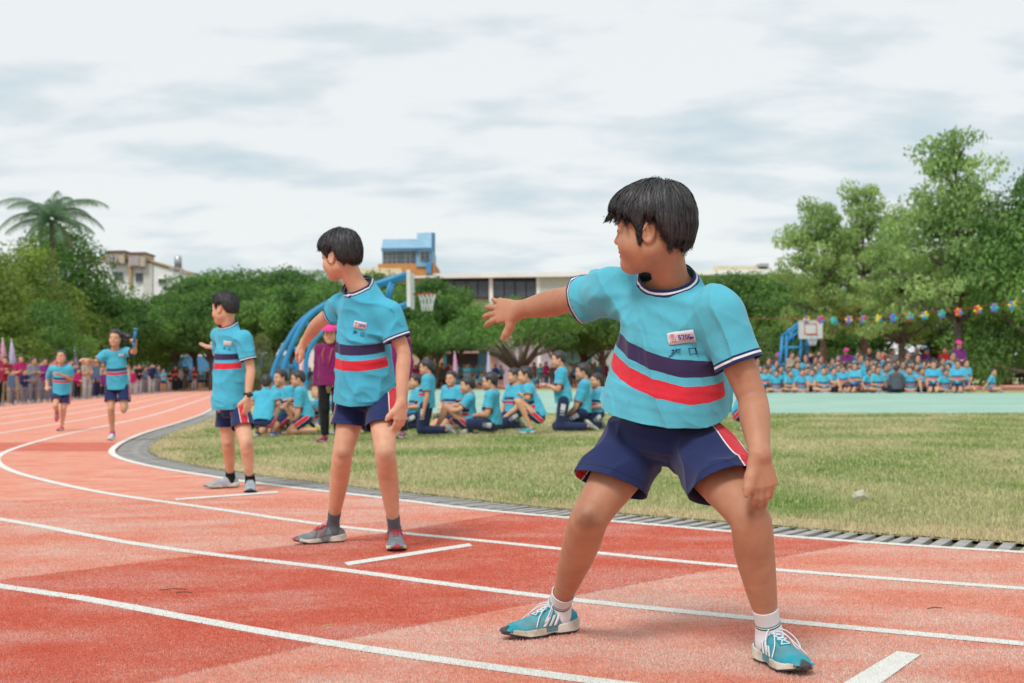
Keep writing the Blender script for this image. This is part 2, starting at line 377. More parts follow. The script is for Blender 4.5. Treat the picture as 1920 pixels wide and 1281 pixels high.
for i in range(0, 7): band('lane_line' if i else 'kerb_line', LW * i - .034 + (.02 if i == 0 else 0), LW * i + .036 + (.02 if i == 0 else 0), .0024, M_LINE, mid=LW * i)
line_px('start_mark', [(646, 1056), (652, 1062), (886, 1025), (880, 1020)], .0036, M_LINE)
line_px('start_mark', [(328, 936), (330, 939), (522, 925), (520, 922)], .0036, M_LINE)
line_px('start_mark', [(1520, 1320), (1682, 1223), (1726, 1230), (1600, 1320)], .0036, M_LINE)
# drain with concrete slats
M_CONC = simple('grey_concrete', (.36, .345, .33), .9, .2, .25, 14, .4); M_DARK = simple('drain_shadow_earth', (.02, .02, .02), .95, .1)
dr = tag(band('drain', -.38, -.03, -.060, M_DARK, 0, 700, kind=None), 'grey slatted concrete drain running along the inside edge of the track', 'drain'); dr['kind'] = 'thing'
sm = MB(); sm.box((0, 0, -.03), (.056, .36, .05)); sme = sm.mesh('slat'); sme.materials.append(M_CONC)
s_arc = np.concatenate([[0], np.cumsum(np.linalg.norm(np.diff(KC, axis=0), axis=1))]); t = s_arc[np.argmin(np.abs(KC[:, 1] - 5.2))]
for i in range(290):
    x = np.interp(t, s_arc, KC[:, 0]); y = np.interp(t, s_arc, KC[:, 1]); j = int(np.interp(t, s_arc, np.arange(len(KC))))
    c = A(x, y) - KN[j] * .20; o = obj('slat', sme, None, dr); o.location = (c[0], c[1], -.004 + random.uniform(-.003, .002)); o.rotation_euler = (random.uniform(-.01, .01), 0, math.atan2(KT[j][1], KT[j][0]) + .17 + random.uniform(-.02, .02)); t += .103
j1 = int(np.interp(t, s_arc, np.arange(len(KC)))); band('drain_cover', -.37, -.03, -.008, M_CONC, j1, 700, None, dr)
# green court and the far side
sheet('sports_court', [(9.4, 25.4), (.9, 29.0), (-5.3, 31.8), (-8.6, 50), (-13, 84), (-2.3, 78), (9.6, 54), (16.2, 46.5), (34, 27), (26, 17)], -.002, M_COURT)
sheet('far_track', [(-30, 142), (-24, 150), (23, 76), (60, 25), (50, 20), (15.5, 56), (-3, 88)], .001, M_LANE)
for a, b_ in (((8.2, 29.5), (-4.8, 35)), ((14.0, 43.5), (3.0, 62.0)), ((11.6, 31.5), (16.3, 43.0))):
    a, b_ = A(*a), A(*b_); n_ = nz(A(-(b_ - a)[1], (b_ - a)[0])) * .04; sheet('court_line', [a + n_, b_ + n_, b_ - n_, a - n_], .003, M_LINE)
# grass blades (nobody could count them)
def m_blade():
    m, nt, b = mat_new('grass_blade', .8, .15); a = nd(nt, 'ShaderNodeAttribute', attribute_name='col'); lk(nt, a.outputs['Color'], b.inputs['Base Color']); tr = nd(nt, 'ShaderNodeBsdfTranslucent'); lk(nt, a.outputs['Color'], tr.inputs[0]); mx = nd(nt, 'ShaderNodeMixShader'); mx.inputs[0].default_value = .5; lk(nt, b.outputs[0], mx.inputs[1]); lk(nt, tr.outputs[0], mx.inputs[2]); lk(nt, mx.outputs[0], nt.nodes['Material Output'].inputs[0]); return m
ng = 330000; rg = np.random.default_rng(5)
Y = 6 + 26 * rg.random(ng) ** 1.7; X = (rg.random(ng) * 2 - 1) * (Y * .40 + .5)
P2 = np.stack([X, Y], 1)
def kside(P):                                # signed distance inside the kerb
    global KW
    out = np.empty(len(P)); KW = np.empty(len(P))
    for i in range(0, len(P), 20000):
        q = P[i:i + 20000]; K = KC[:260:3]; j = ((K * K).sum(1)[None] - 2 * q @ K.T).argmin(1); KW[i:i + 20000] = WS[:260:3][j]; out[i:i + 20000] = -((q - K[j]) * KN[::3][j]).sum(1)
    return out
ks = kside(P2); ok = (ks > .385) & ~((Y > 29.2 - .42 * (X - .9)) & (X > -5.3)); P2 = P2[ok]; ks = ks[ok]; n = len(P2); an = rg.random(n) * 6.28; wdt = .0022 + P2[:, 1] * .00030; hgt = (.004 + .016 * rg.random(n)) * (1 + .015 * P2[:, 1])
pn = fbm(np.c_[P2 * A(1.3, .8), np.zeros(n)], 4); dry = np.clip(.45 + pn * .62 + rg.normal(size=n) * .18 + np.exp(-(ks - .38) / .28) * .9, 0, 1)[:, None]
lean = np.stack([np.cos(an), np.sin(an)], 1) * (hgt * rg.uniform(.2, 1.1, n))[:, None]; sd = np.stack([-np.sin(an), np.cos(an)], 1) * wdt[:, None]
V = np.stack([np.c_[P2 - sd, np.full(n, -.0125)], np.c_[P2 + sd, np.full(n, -.0125)], np.c_[P2 + lean, hgt]], 1).reshape(-1, 3)
g1 = A(.24, .36, .10); g2 = A(.66, .58, .35); cl = (g1 * (1 - dry) + g2 * dry) * rg.uniform(.62, 1.32, (n, 1)); me = mesh_from('grass', V, np.arange(3 * n).reshape(-1, 3), False); attr_col(me, 'col', np.repeat(cl, 3, 0))
obj('grass', me, m_blade(), None, 'stuff')
# short turf fibres of the track surface near the camera
def in_poly(P, poly):
    ins = np.zeros(len(P), bool); n = len(poly)
    for i in range(n):
        x1, y1 = poly[i]; x2, y2 = poly[(i + 1) % n]; m = ((y1 > P[:, 1]) != (y2 > P[:, 1])) & (P[:, 0] < (x2 - x1) * (P[:, 1] - y1) / (y2 - y1 + 1e-12) + x1); ins ^= m
    return ins
nf = 560000; Y = 3.2 + 6.3 * rg.random(nf) ** 1.6; X = (rg.random(nf) * 2 - 1) * (Y * .375 + .1); PF = np.stack([X, Y], 1); kf = -kside(PF); m = kf > .02; PF = PF[m]; kf = kf[m]; kw_ = KW[m]; nf = len(PF)
jit = rg.normal(size=nf) * .006; lw_ = LW * kw_; kk = (kf + jit + lw_ / 2) % lw_ - lw_ / 2; white = (np.abs(kk - .0015) < .036) & (kf + jit < LW * 6.2)
PJ = PF + rg.normal(size=(nf, 2)) * .006
for q in ([(646, 1056), (652, 1062), (886, 1025), (880, 1020)], [(1520, 1320), (1682, 1223), (1726, 1230), (1600, 1320)]): white |= in_poly(PJ, [tuple(gp(*c)[:2]) for c in q])
inz = in_poly(PJ, [tuple(gp(*c)[:2]) for c in zone]); pn = np.clip(.45 + fbm(np.c_[PF[:, 0] * 2.2, PF[:, 1] * 3.8, np.zeros(nf)], 4) * .85 + rg.normal(size=nf) * .25, 0, 1)[:, None]
cl = np.where(inz[:, None], A(.72, .185, .115) * (1 - pn ** 2) + A(.77, .52, .45) * pn ** 2, A(.80, .38, .28) * (1 - pn) + A(.81, .70, .63) * pn); cl = np.where(white[:, None], A(.74, .73, .68), cl) * rg.uniform(.82, 1.16, (nf, 1))
an = rg.random(nf) * 6.28; ln = .0055 * rg.uniform(.5, 1.5, nf); hz = .0035 + .0045 * rg.random(nf); wz = .0008 + .00017 * PF[:, 1]
di = np.stack([np.cos(an), np.sin(an)], 1); sd = np.stack([-np.sin(an), np.cos(an)], 1) * wz[:, None]
V = np.stack([np.c_[PF - sd, np.full(nf, .0005)], np.c_[PF + sd, np.full(nf, .0005)], np.c_[PF + di * ln[:, None], hz]], 1).reshape(-1, 3)
me = mesh_from('track_fibres', V, np.arange(3 * nf).reshape(-1, 3), False); attr_col(me, 'col', np.repeat(np.clip(cl, 0, .9), 3, 0)); obj('track_fibres', me, bpy.data.materials['grass_blade'], None, 'stuff')
# twigs on the track
for (px, py, L_, a) in ((325, 1112, .10, .1), (612, 1182, .05, .8), (1753, 1148, .05, 0), (1030, 1185, .05, 1.9), (345, 1118, .06, -.1)):
    c = gp(px, py); mb = MB(); d_ = A(math.cos(a), math.sin(a), 0) * L_ / 2; mb.tube([c - d_ + A(0, 0, .012), c + A(0, .004, .016), c + d_ + A(0, 0, .013)], .0018, 5)
    if px == 612: mb.tube([c + A(0, 0, .014), c + A(.02, -.035, .013)], .0015, 5)
    tag(mb.build('twig', simple('dry_twig', (.10, .075, .05)) if px != 612 else simple('straw_twig', (.5, .38, .2))), {325: 'long thin dark twig on the dark red lane at lower left', 612: 'pale forked straw twig beside the white lane line', 1753: 'short dark twig on the pink lane right of the front boy', 1030: 'tiny dark twig under the front boy\'s left-hand shoe', 345: 'thin brown twig just below the long dark twig'}[px], 'twig', 'twigs on the track')

c = gp(1614, 937); mb = MB(); mb.tube([c + A(-.05, 0, .01), c + A(-.03, 0, .022), c + A(.01, 0, .03), c + A(.045, 0, .01)], [.012, .028, .034, .010], 7); tag(mb.build('stone', simple('pale_stone', (.50, .47, .38), .9, .2, .2, 40)), 'small pale stone lying on the grass right of the front boy', 'stone')
# ------------------------------------------------------------------ trees
G0, G1 = gp(0, 762)[:2], A(-23.6, 108); dr_ = nz(G1 - G0); nn_ = A(-dr_[1], dr_[0]); nn_ = nn_ if nn_[0] < 0 else -nn_
def col_hit(px, off):                        # where the spectators' line, moved outward by off, crosses this column
    o_ = G0 + nn_ * off; r = ray(px, 700)[:2]; r = r / r[1]; M2 = np.array([[dr_[0], -r[0]], [dr_[1], -r[1]]]); t, Y = np.linalg.solve(M2, -o_); return A(r[0] * Y, Y)
def m_leaf(name, tint):
    m = bpy.data.materials.new(name); m.use_nodes = True; nt = m.node_tree; b = nt.nodes['Principled BSDF']; o = nt.nodes['Material Output']
    a = nd(nt, 'ShaderNodeAttribute', attribute_name='col'); oi = nd(nt, 'ShaderNodeObjectInfo')
    c = mixc(nt, 1.0, a.outputs['Color'], tint, 'MULTIPLY'); c = mixc(nt, 1.0, c, oi.outputs['Color'], 'MULTIPLY'); lk(nt, c, b.inputs['Base Color']); b.inputs['Roughness'].default_value = .5; b.inputs['Specular IOR Level'].default_value = .35
    tr = nd(nt, 'ShaderNodeBsdfTranslucent'); c2 = mixc(nt, 1.0, c, (1.3, 1.5, .6), 'MULTIPLY'); lk(nt, c2, tr.inputs[0])
    mx = nd(nt, 'ShaderNodeMixShader'); mx.inputs[0].default_value = .35; lk(nt, b.outputs[0], mx.inputs[1]); lk(nt, tr.outputs[0], mx.inputs[2]); lk(nt, mx.outputs[0], o.inputs[0]); return m
M_LEAF = m_leaf('leaf', (1, 1, 1)); M_BARK = simple('bark', (.145, .12, .10), .95, .1, .35, 9, .6)
def leaves(blobs, n, size, cols, seed, up=.35, droop=0):    # leaves spread through a list of ellipsoids (c, r)
    rg = np.random.default_rng(seed); C = np.array([b_[0] for b_ in blobs]); Rr = np.array([b_[1] for b_ in blobs]); wgt = (Rr[:, 0] * Rr[:, 1] + Rr[:, 0] * Rr[:, 2]); wgt /= wgt.sum()
    j = rg.choice(len(C), n, p=wgt); u = rg.normal(size=(n, 3)); u /= np.linalg.norm(u, axis=1)[:, None]; r = rg.uniform(.45, 1.06, n) ** .6
    P = C[j] + u * Rr[j] * r[:, None] * (1 + .34 * fbm(u * 2.5 + j[:, None] * 3.7, 2))[:, None]
    nn = u * .7 + rg.normal(size=(n, 3)) * .55 + A(0, 0, up); nn /= np.linalg.norm(nn, axis=1)[:, None]
    a = np.cross(nn, rg.normal(size=(n, 3))); a /= np.linalg.norm(a, axis=1)[:, None] + 1e-9; b = np.cross(nn, a)
    s1 = size * rg.uniform(.6, 1.25, n)[:, None]; s2 = s1 * .5
    V = np.stack([P - a * s1, P - b * s2 + nn * s2 * .3, P + a * s1, P + b * s2 + nn * s2 * .3], 1).reshape(-1, 3)
    t = rg.random((n, 1)); cb_ = rg.random(len(C))[j][:, None]; t2 = np.clip(.35 * t + .65 * cb_, 0, 1); col = (A(*cols[0]) * (1 - t2) + A(*cols[1]) * t2) * rg.uniform(.75, 1.3, (n, 1))
    return V, np.arange(4 * n).reshape(-1, 4), np.repeat(col, 4, 0)
GREENS = {'dense': ((.035, .105, .030), (.210, .370, .095)), 'light': ((.13, .23, .07), (.42, .54, .22)), 'pine': ((.06, .12, .03), (.24, .33, .085)), 'olive': ((.10, .13, .05), (.24, .26, .10))}
PROTO = {}
def proto_tree(kind, v):
    if (kind, v) in PROTO: return PROTO[(kind, v)]
    rg = random.Random(hash((kind, v)) & 0xff if False else v * 31 + len(kind) * 7); H = 6.0; blobs = []; mb = MB()
    if kind in ('dense', 'pine', 'olive'):
        mb.tube([(0, 0, -.1), (.05, 0, 1.0), (0, .05, 2.2), (.1, 0, 4.0)], [.20, .15, .12, .05], 8)
        for i in range(38):
            a = rg.random() * 6.28; zz = rg.uniform(.6, 5.2); rr = (2.3 if zz < 3.6 else 2.3 * (1 - (zz - 3.6) / 2.6)) * rg.uniform(.35, 1.05); s_ = rg.uniform(.6, 1.3)
            c = (rr * math.cos(a), rr * math.sin(a), zz); blobs.append((c, (s_, s_, s_ * .78)))
            if i % 4 == 0: mb.tube([(0, 0, min(1.2, zz * .6)), (c[0] * .5, c[1] * .5, zz * .75), c], [.08, .05, .02], 6)
        n, sz = 17000, .088
    elif kind == 'canopy':
        mb.tube([(0, 0, -.1), (.05, 0, 1.2), (0, .05, 2.4), (.1, 0, 4.0)], [.17, .13, .11, .05], 8)
        for i in range(36):
            a = rg.random() * 6.28; zz = rg.uniform(2.8, 5.3); rr = (2.4 if zz < 3.9 else 2.4 * (1 - (zz - 3.9) / 2.2)) * rg.uniform(.3, 1.05); s_ = rg.uniform(.6, 1.15)
            c = (rr * math.cos(a), rr * math.sin(a), zz); blobs.append((c, (s_, s_, s_ * .72)))
            if i % 4 == 0: mb.tube([(0, 0, 1.5), (c[0] * .5, c[1] * .5, zz * .8), c], [.08, .05, .02], 6)
        n, sz = 16000, .088
    elif kind == 'umbrella':
        mb.tube([(0, 0, -.1), (0, 0, .7), (.1, 0, 1.3)], [.42, .36, .34], 10)
        for i in range(13):
            a = i / 13 * 6.28 + rg.uniform(-.2, .2); R_ = rg.uniform(2.4, 4.3); zz = rg.uniform(2.6, 4.2)
            mb.tube([(0, 0, .9), (R_ * .3 * math.cos(a), R_ * .3 * math.sin(a), 1.9), (R_ * .7 * math.cos(a), R_ * .7 * math.sin(a), zz * .8), (R_ * math.cos(a), R_ * math.sin(a), zz)], [.16, .12, .07, .03], 6)
        for i in range(60):
            a = rg.random() * 6.28; R_ = 4.9 * math.sqrt(rg.random()); zz = 2.7 + 2.6 * (1 - (R_ / 4.8) ** 2) * rg.uniform(.4, 1); s_ = rg.uniform(.7, 1.1); blobs.append(((R_ * math.cos(a), R_ * math.sin(a), zz), (s_, s_, s_ * .62)))
        n, sz = 24000, .085
    else:                                    # layered: a tall trunk with flat tiers of foliage
        mb.tube([(0, 0, -.1), (.05, 0, 2), (-.08, 0, 3.6), (.04, 0, 5.6)], [.21, .17, .12, .04], 9)
        for L_ in range(7):
            zz = 2.0 + L_ * .62; Rm = (2.5, 2.9, 2.7, 2.3, 1.8, 1.25, .7)[L_]
            for i in range(7 if L_ < 5 else 4):
                a = i / (7 if L_ < 5 else 4) * 6.28 + rg.uniform(-.4, .4); R_ = Rm * rg.uniform(.6, 1.08); z1 = zz + R_ * .10 + rg.uniform(-.15, .2); e = (R_ * math.cos(a), R_ * math.sin(a), z1)
                mb.tube([(0, 0, zz - .35), (e[0] * .35, e[1] * .35, zz - .05 + rg.uniform(-.1, .1)), (e[0] * .8, e[1] * .8, z1 - .05), e], [.065, .05, .03, .012], 6)
                for q in (.45, .72, .98):
                    if rg.random() < .9: s_ = rg.uniform(.35, .85); blobs.append(((e[0] * q + rg.uniform(-.5, .5), e[1] * q + rg.uniform(-.5, .5), z1 + .08 + rg.uniform(-.35, .3)), (s_, s_ * rg.uniform(.7, 1.2), s_ * rg.uniform(.28, .5))))
        n, sz = 19000, .078
    V, F, c = leaves(blobs, n, sz, GREENS.get({'umbrella': 'dense', 'canopy': 'dense', 'layered': 'light'}.get(kind, kind)), v + 5)
    me = mesh_from('crown', V, F, False); attr_col(me, 'col', c); me.materials.append(M_LEAF); tm = mb.mesh('trunk', True); tm.materials.append(M_BARK)
    PROTO[(kind, v)] = (tm, me); return tm, me
def tree(px, topy, d, wpx, kind, v, label, group, name='tree', tint=(1, 1, 1)):
    if group == LT: d = max(50, col_hit(px, 4.5 + (0 if topy > 500 else 2))[1])
    tm, cm = proto_tree(kind, v); b_ = at(px, 700, d); top = at(px, topy, d)[2]; sz = top / (5.5 if kind in ('dense', 'pine', 'canopy') else 5.9); wd = wpx * (1.32 if kind in ('dense', 'pine', 'canopy') else 1.1) / FPX * d / ({'umbrella': 9.6, 'layered': 6.2}.get(kind, 5.6))
    root = thing(name, label, 'tree', (b_[0], b_[1], 0), group); root.rotation_euler[2] = random.uniform(0, 6.28) if kind != 'umbrella' else .4
    for nm, me in (('trunk', tm), ('crown', cm)):
        o = obj(nm, me, None, root, color=tint); o.scale = (wd, wd, sz)
    return root
LT = 'trees behind the spectators left of the track'; CT = 'trees along the far side of the field'; RTG = 'tall trees behind the right-hand crowd'
TL = [
 (-70, 470, 54, 230, 'pine', 0, 'broad yellow-green tree cut by the left picture edge', LT), (40, 462, 57, 210, 'pine', 1, 'bushy tree in front of and below the palm crown', LT),
 (118, 440, 60, 190, 'dense', 0, 'tall dense green tree right of the palm, peak of the left mass', LT), (-5, 590, 51, 150, 'pine', 1, 'low yellow-green bushy tree above the leftmost spectators', LT),
 (70, 580, 52, 150, 'dense', 1, 'low dark bushy tree over the crowd left of the running boy', LT), (178, 556, 64, 150, 'dense', 1, 'rounded dark tree below the white building\'s left end', LT),
 (150, 590, 57, 140, 'pine', 0, 'brownish green tree above the running boy', LT), (225, 560, 70, 150, 'pine', 1, 'tree with browner foliage right behind the running girl\'s head', LT),
 (262, 590, 76, 140, 'dense', 0, 'dark tree to the right of the running girl\'s baton', LT), (300, 600, 86, 130, 'dense', 1, 'mid green rounded tree stepping down towards the far end', LT),
 (345, 622, 98, 130, 'dense', 0, 'smallest rounded tree at the end of the left row, behind the third boy\'s hand', LT),
 (235, 568, 90, 150, 'canopy', 1, 'dark tree top under the white building with the roof boxes', CT), (300, 562, 104, 150, 'canopy', 0, 'dark tree below the rooftop water tank', CT), (365, 520, 106, 160, 'canopy', 1, 'tree with a small peak left of the third boy\'s head', CT),
 (440, 518, 104, 170, 'canopy', 0, 'dense tree directly behind the third boy\'s head', CT), (512, 510, 100, 150, 'canopy', 1, 'tree with the highest tip between the second and third boy', CT), (572, 520, 98, 150, 'canopy', 0, 'dense tree just left of the second boy\'s head', CT),
 (640, 535, 96, 160, 'canopy', 1, 'dense tree hidden mostly by the second boy\'s shoulders', CT), (712, 522, 95, 150, 'canopy', 0, 'tree behind the side-on basketball backboard arms', CT), (790, 530, 94, 150, 'canopy', 1, 'tree behind the basketball net', CT), (855, 548, 96, 120, 'canopy', 0, 'lighter tree in front of the dark upper windows', CT),
 (975, 540, 84, 300, 'umbrella', 2, 'wide spreading tree with many splayed limbs under the stretched hand', CT), (1095, 555, 92, 190, 'canopy', 1, 'tree behind the front boy\'s stretched forearm', CT), (1165, 560, 90, 170, 'canopy', 0, 'tree mostly hidden behind the front boy\'s chest', CT),
 (1250, 540, 90, 170, 'canopy', 1, 'tree hidden behind the front boy\'s back', CT), (1345, 528, 86, 150, 'canopy', 0, 'dark tree just right of the front boy\'s neck', CT), (1405, 520, 82, 170, 'canopy', 1, 'dark rounded tree below the yellow roof', CT), (1470, 530, 80, 170, 'canopy', 0, 'dark tree behind the far basketball board', CT),
 (1545, 392, 66, 185, 'layered', 0, 'light green tiered tree with a separate flat top at the left of the tall group', RTG), (1622, 375, 68, 190, 'layered', 1, 'slim tiered tree whose thin leader points above its neighbours', RTG), (1690, 425, 60, 200, 'layered', 2, 'light tiered tree between the slim leader and the tallest tree', RTG),
 (1800, 282, 56, 270, 'layered', 3, 'tallest tree, broad light tiers and bare lower limbs, at right', RTG), (1950, 330, 54, 200, 'dense', 0, 'deep green tall tree cut by the right picture edge', RTG), (1890, 500, 70, 200, 'dense', 1, 'dark tree filling behind the tallest trunk', RTG),
 (1560, 555, 78, 220, 'dense', 1, 'dark low tree behind the left pinwheels', RTG), (1650, 540, 78, 220, 'dense', 0, 'dark low tree behind the middle pinwheels', RTG), (1750, 520, 76, 230, 'dense', 1, 'dark low tree behind the purple-jacketed woman', RTG), (1960, 560, 70, 230, 'dense', 0, 'dark low tree at the far right edge', RTG), (1500, 560, 74, 170, 'dense', 0, 'dark shrubby tree left of the far basketball stand', RTG),
 (330, 560, 96, 120, 'canopy', 0, 'low tree in the front rank below the water tank', CT),
 (395, 548, 94, 120, 'canopy', 1, 'low tree in the front rank left of the third boy', CT),
 (470, 545, 92, 120, 'canopy', 0, "low tree in the front rank right of the third boy's head", CT),
 (545, 545, 90, 120, 'canopy', 1, 'low tree in the front rank above the smiling seated boy', CT),
 (612, 548, 88, 120, 'canopy', 0, "low tree in the front rank beside the second boy's raised elbow", CT),
 (680, 550, 88, 120, 'canopy', 1, "low tree in the front rank behind the second boy's chest", CT),
 (750, 556, 87, 120, 'canopy', 0, 'low tree in the front rank under the side-on backboard', CT),
 (820, 560, 88, 110, 'canopy', 1, 'low tree in the front rank right of the basketball net', CT),
 (1040, 566, 95, 110, 'canopy', 0, 'low tree in the front rank right of the wide spreading tree', CT),
 (1130, 572, 85, 120, 'canopy', 1, "low tree in the front rank beside the front boy's raised sleeve", CT),
 (812, 590, 93, 70, 'canopy', 0, 'small low tree left of the teal garage bay', CT),
 (1190, 565, 84, 120, 'canopy', 1, "low tree in the front rank hidden by the front boy's chest", CT),
 (487, 625, 58, 60, 'olive', 0, 'pale sparse young tree right of the third boy\'s shirt', 'young trees')]
for q in TL: tree(*q, tint=(1.15, 1.1, .9) if q[4] == 'pine' else (1, 1, 1))
def palm():
    b_ = at(98, 700, 82); top = at(98, 412, 82)[2]; root = thing('palm_tree', 'palm tree with arching fronds rising above the left trees', 'palm tree', (b_[0], b_[1], 0)); mb = MB(); mb.tube([(0, 0, -.1), (.1, 0, top * .5), (0, 0, top)], [.2, .16, .13], 10); mb.build('trunk', M_BARK, root, True)
    rg = random.Random(4); KL = 1.72; fl = [(-175, 62, 2.15), (-160, 35, 1.9), (178, 15, 1.6), (8, 60, 2.1), (18, 38, 1.9), (2, 12, 1.5), (88, 88, 1.75), (70, 78, 1.7), (110, 80, 1.5), (-100, 30, 1.5), (-80, 55, 1.6), (60, 30, 1.5), (120, 25, 1.5), (150, 50, 1.7), (40, 55, 1.6), (-40, 40, 1.6), (-140, 60, 1.7), (-60, -5, 1.4), (-120, 0, 1.4), (0, -22, 1.1), (95, 70, 1.9), (80, 62, 1.7), (140, 65, 1.7), (30, 68, 1.8)]
    for az, el, L_ in fl:
        az, el = math.radians(az + rg.uniform(-6, 6)), math.radians(el); h = A(math.cos(az), math.sin(az) * .8, 0); V = []; F = []; pts = []; p_ = A(0, 0, top)
        for k in range(15):
            e_ = el - k / 14 * math.radians(95 if el > .3 else 60); p_ = p_ + (h * math.cos(e_) + A(0, 0, math.sin(e_))) * L_ * KL / 14; pts.append(p_.copy())
        sd = nz(cross(h, A(0, 0, 1)))
        for k in range(1, 15):
            for q in range(5):
                f_ = (k + q / 5) / 15; c = pts[k - 1] + (pts[k] - pts[k - 1]) * q / 5; ll = (.52 * math.sin(math.pi * min(1, f_ * .85 + .12)) + .12) * rg.uniform(.8, 1.1); tdir = nz(pts[k] - pts[k - 1])
                for s_ in (-1, 1):
                    e1 = c + (sd * s_ * .75 + tdir * .45 - A(0, 0, .55 + rg.uniform(0, .35))) * ll * 1.25; w_ = tdir * .018; i = len(V); V += [c - w_, c + w_, e1]; F.append((i, i + 1, i + 2))
        i = len(V)
        for k in range(15): V += [pts[k] + sd * .02, pts[k] - sd * .02]
        me = mesh_from('frond', np.array(V), np.array(F), False); cc = np.tile(A(.11, .20, .11) * (1 if el > -.2 else 1.3), (len(V), 1)); attr_col(me, 'col', cc if el > -.3 else cc * 0 + A(.26, .22, .13)); obj('frond', me, M_LEAF, root)
    return root
palm()

# ------------------------------------------------------------------ buildings
def pbox(mb, x0, x1, y0, y1, d, dep):        # a block whose front face covers these pixels at depth d
    a = at(x0, y1, d); b = at(x1, y0, d); a2 = at(x0, y0, d); mb.span((min(a[0], a2[0]), d, min(a[2], b[2])), (b[0], d + dep, max(b[2], a2[2])))
def pb(name, x0, x1, y0, y1, d, dep, mat, parent): mb = MB(); pbox(mb, x0, x1, y0, y1, d, dep); return mb.build(name, mat, parent)
def corr(name, col, rough=.55):              # ribbed sheet metal
    m, nt, b = mat_new(name, rough, .35); setc(nt, b, ramp(nt, tnoise(nt, 1.2, 5), [(.3, tuple(c * .8 for c in col)), (.7, tuple(min(1, c * 1.1) for c in col))]))
    wv = nd(nt, 'ShaderNodeTexWave'); wv.inputs['Scale'].default_value = 1.6; t_ = nd(nt, 'ShaderNodeTexCoord'); lk(nt, t_.outputs['Object'], wv.inputs[0]); bump(nt, b, wv.outputs[0], .6, .06); return m
m_white = simple('white_render', (.80, .81, .80), .9, .2, .08, .6); m_cream = corr('cream_sheet_roof', (.62, .50, .30)); m_grey = corr('grey_sheet_roof', (.36, .38, .38)); m_blue = corr('pale_blue_sheet', (.26, .46, .62)); m_dblue = simple('blue_trim', (.08, .27, .50)); m_or = simple('orange_render', (.58, .26, .09), .8, .2, .1, 1)
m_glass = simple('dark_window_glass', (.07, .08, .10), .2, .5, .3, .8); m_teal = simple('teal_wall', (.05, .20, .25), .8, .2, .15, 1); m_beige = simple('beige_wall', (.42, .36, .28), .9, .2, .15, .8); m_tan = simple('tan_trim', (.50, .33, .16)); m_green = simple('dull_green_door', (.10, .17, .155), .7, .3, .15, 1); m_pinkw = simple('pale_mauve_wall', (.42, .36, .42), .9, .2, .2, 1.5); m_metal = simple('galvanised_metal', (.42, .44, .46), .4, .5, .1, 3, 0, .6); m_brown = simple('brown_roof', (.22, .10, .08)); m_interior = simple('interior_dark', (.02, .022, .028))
b1 = thing('building', 'white building with two brown-roofed boxes and a water tank on its roof', 'building', at(265, 715, 150))
def local(parent, names): pass
def PB(root, name, x0, x1, y0, y1, d, dep, mat, parent=None):
    mb = MB(); pbox(mb, x0, x1, y0, y1, d, dep); mb.V = [v - A(*root.location) for v in mb.V]; return mb.build(name, mat, parent or root)
mb = MB(); P4 = [at(150, 484, 150), at(278, 492, 150), at(356, 515, 150), at(356, 720, 150), at(150, 720, 150)]; mb.add([p - A(*b1.location) for p in P4] + [p + A(0, 14, 0) - A(*b1.location) for p in P4], [(0, 1, 2, 3, 4), (9, 8, 7, 6, 5)] + [(i, i + 5, (i + 1) % 5 + 5, (i + 1) % 5) for i in range(5)]); mb.build('wall', m_white, b1)
mb = MB(); RL = [at(148, 482, 149.7), at(278, 490, 149.7), at(358, 514, 149.7)]
for i in (0, 1): a, b_ = RL[i] - A(*b1.location), RL[i + 1] - A(*b1.location); mb.add([a, b_, b_ + A(0, 0, .22), a + A(0, 0, .22), a + A(0, 14.6, 0), b_ + A(0, 14.6, 0), b_ + A(0, 14.6, .22), a + A(0, 14.6, .22)], [(0, 1, 2, 3), (7, 6, 5, 4), (3, 2, 6, 7), (0, 4, 5, 1), (0, 3, 7, 4), (1, 5, 6, 2)])
mb.build('roof_edge', m_tan, b1)
for x0, x1, y0, y1 in ((199, 233, 473, 494), (241, 271, 476, 500)):
    t_ = PB(b1, 'roof_box', x0, x1, y0, y1, 149, 4, simple('tan_box', (.50, .42, .32))); PB(b1, 'roof', x0 - 1, x1 + 1, y0 - 3, y0, 148.8, 4.4, m_brown, t_); PB(b1, 'louvre', x0 + 3, x0 + 20, y0 + 4, y1 - 2, 148.9, .1, simple('mauve_louvre', (.42, .36, .38)), t_)
for x0, x1, y0, y1 in ((213, 231, 509, 526), (253, 268, 511, 528), (296, 312, 522, 532)):
    w_ = PB(b1, 'window', x0, x1, y0, y1, 149.8, .2, m_white); PB(b1, 'pane', x0 + 1, (x0 + x1) / 2 - .5, y0 + 1, y1 - 1, 149.7, .1, m_glass, w_); PB(b1, 'pane', (x0 + x1) / 2 + .5, x1 - 1, y0 + 1, y1 - 1, 149.7, .1, m_glass, w_)
PB(b1, 'pilaster', 242, 246, 492, 545, 149.6, .3, m_tan); PB(b1, 'pilaster', 270, 285, 495, 720, 149.75, .2, simple('off_white_panel', (.60, .60, .54)))
wt = thing('water_tank', 'cylindrical metal water tank on a frame above the white building', 'water tank', at(334, 512, 148)); mb = MB(); rr = 7 / FPX * 148; z0 = at(334, 503, 148)[2] - wt.location[2]; z1 = at(334, 482, 148)[2] - wt.location[2]; mb.tube([(0, 0, z0), (0, 0, z1), (0, 0, z1 + .15)], [rr, rr, rr * .4], 16); mb.build('tank', m_metal, wt, True)
mb = MB(); 
for sx in (-1, 1):
    for sy in (-1, 1): mb.box((sx * rr, sy * rr, z0 / 2 - .3), (.08, .08, z0 + .6))
mb.box((-.3, 0, z0 - .04), (rr * 2.8, rr * 2.2, .08)); mb.build('frame', m_metal, wt)
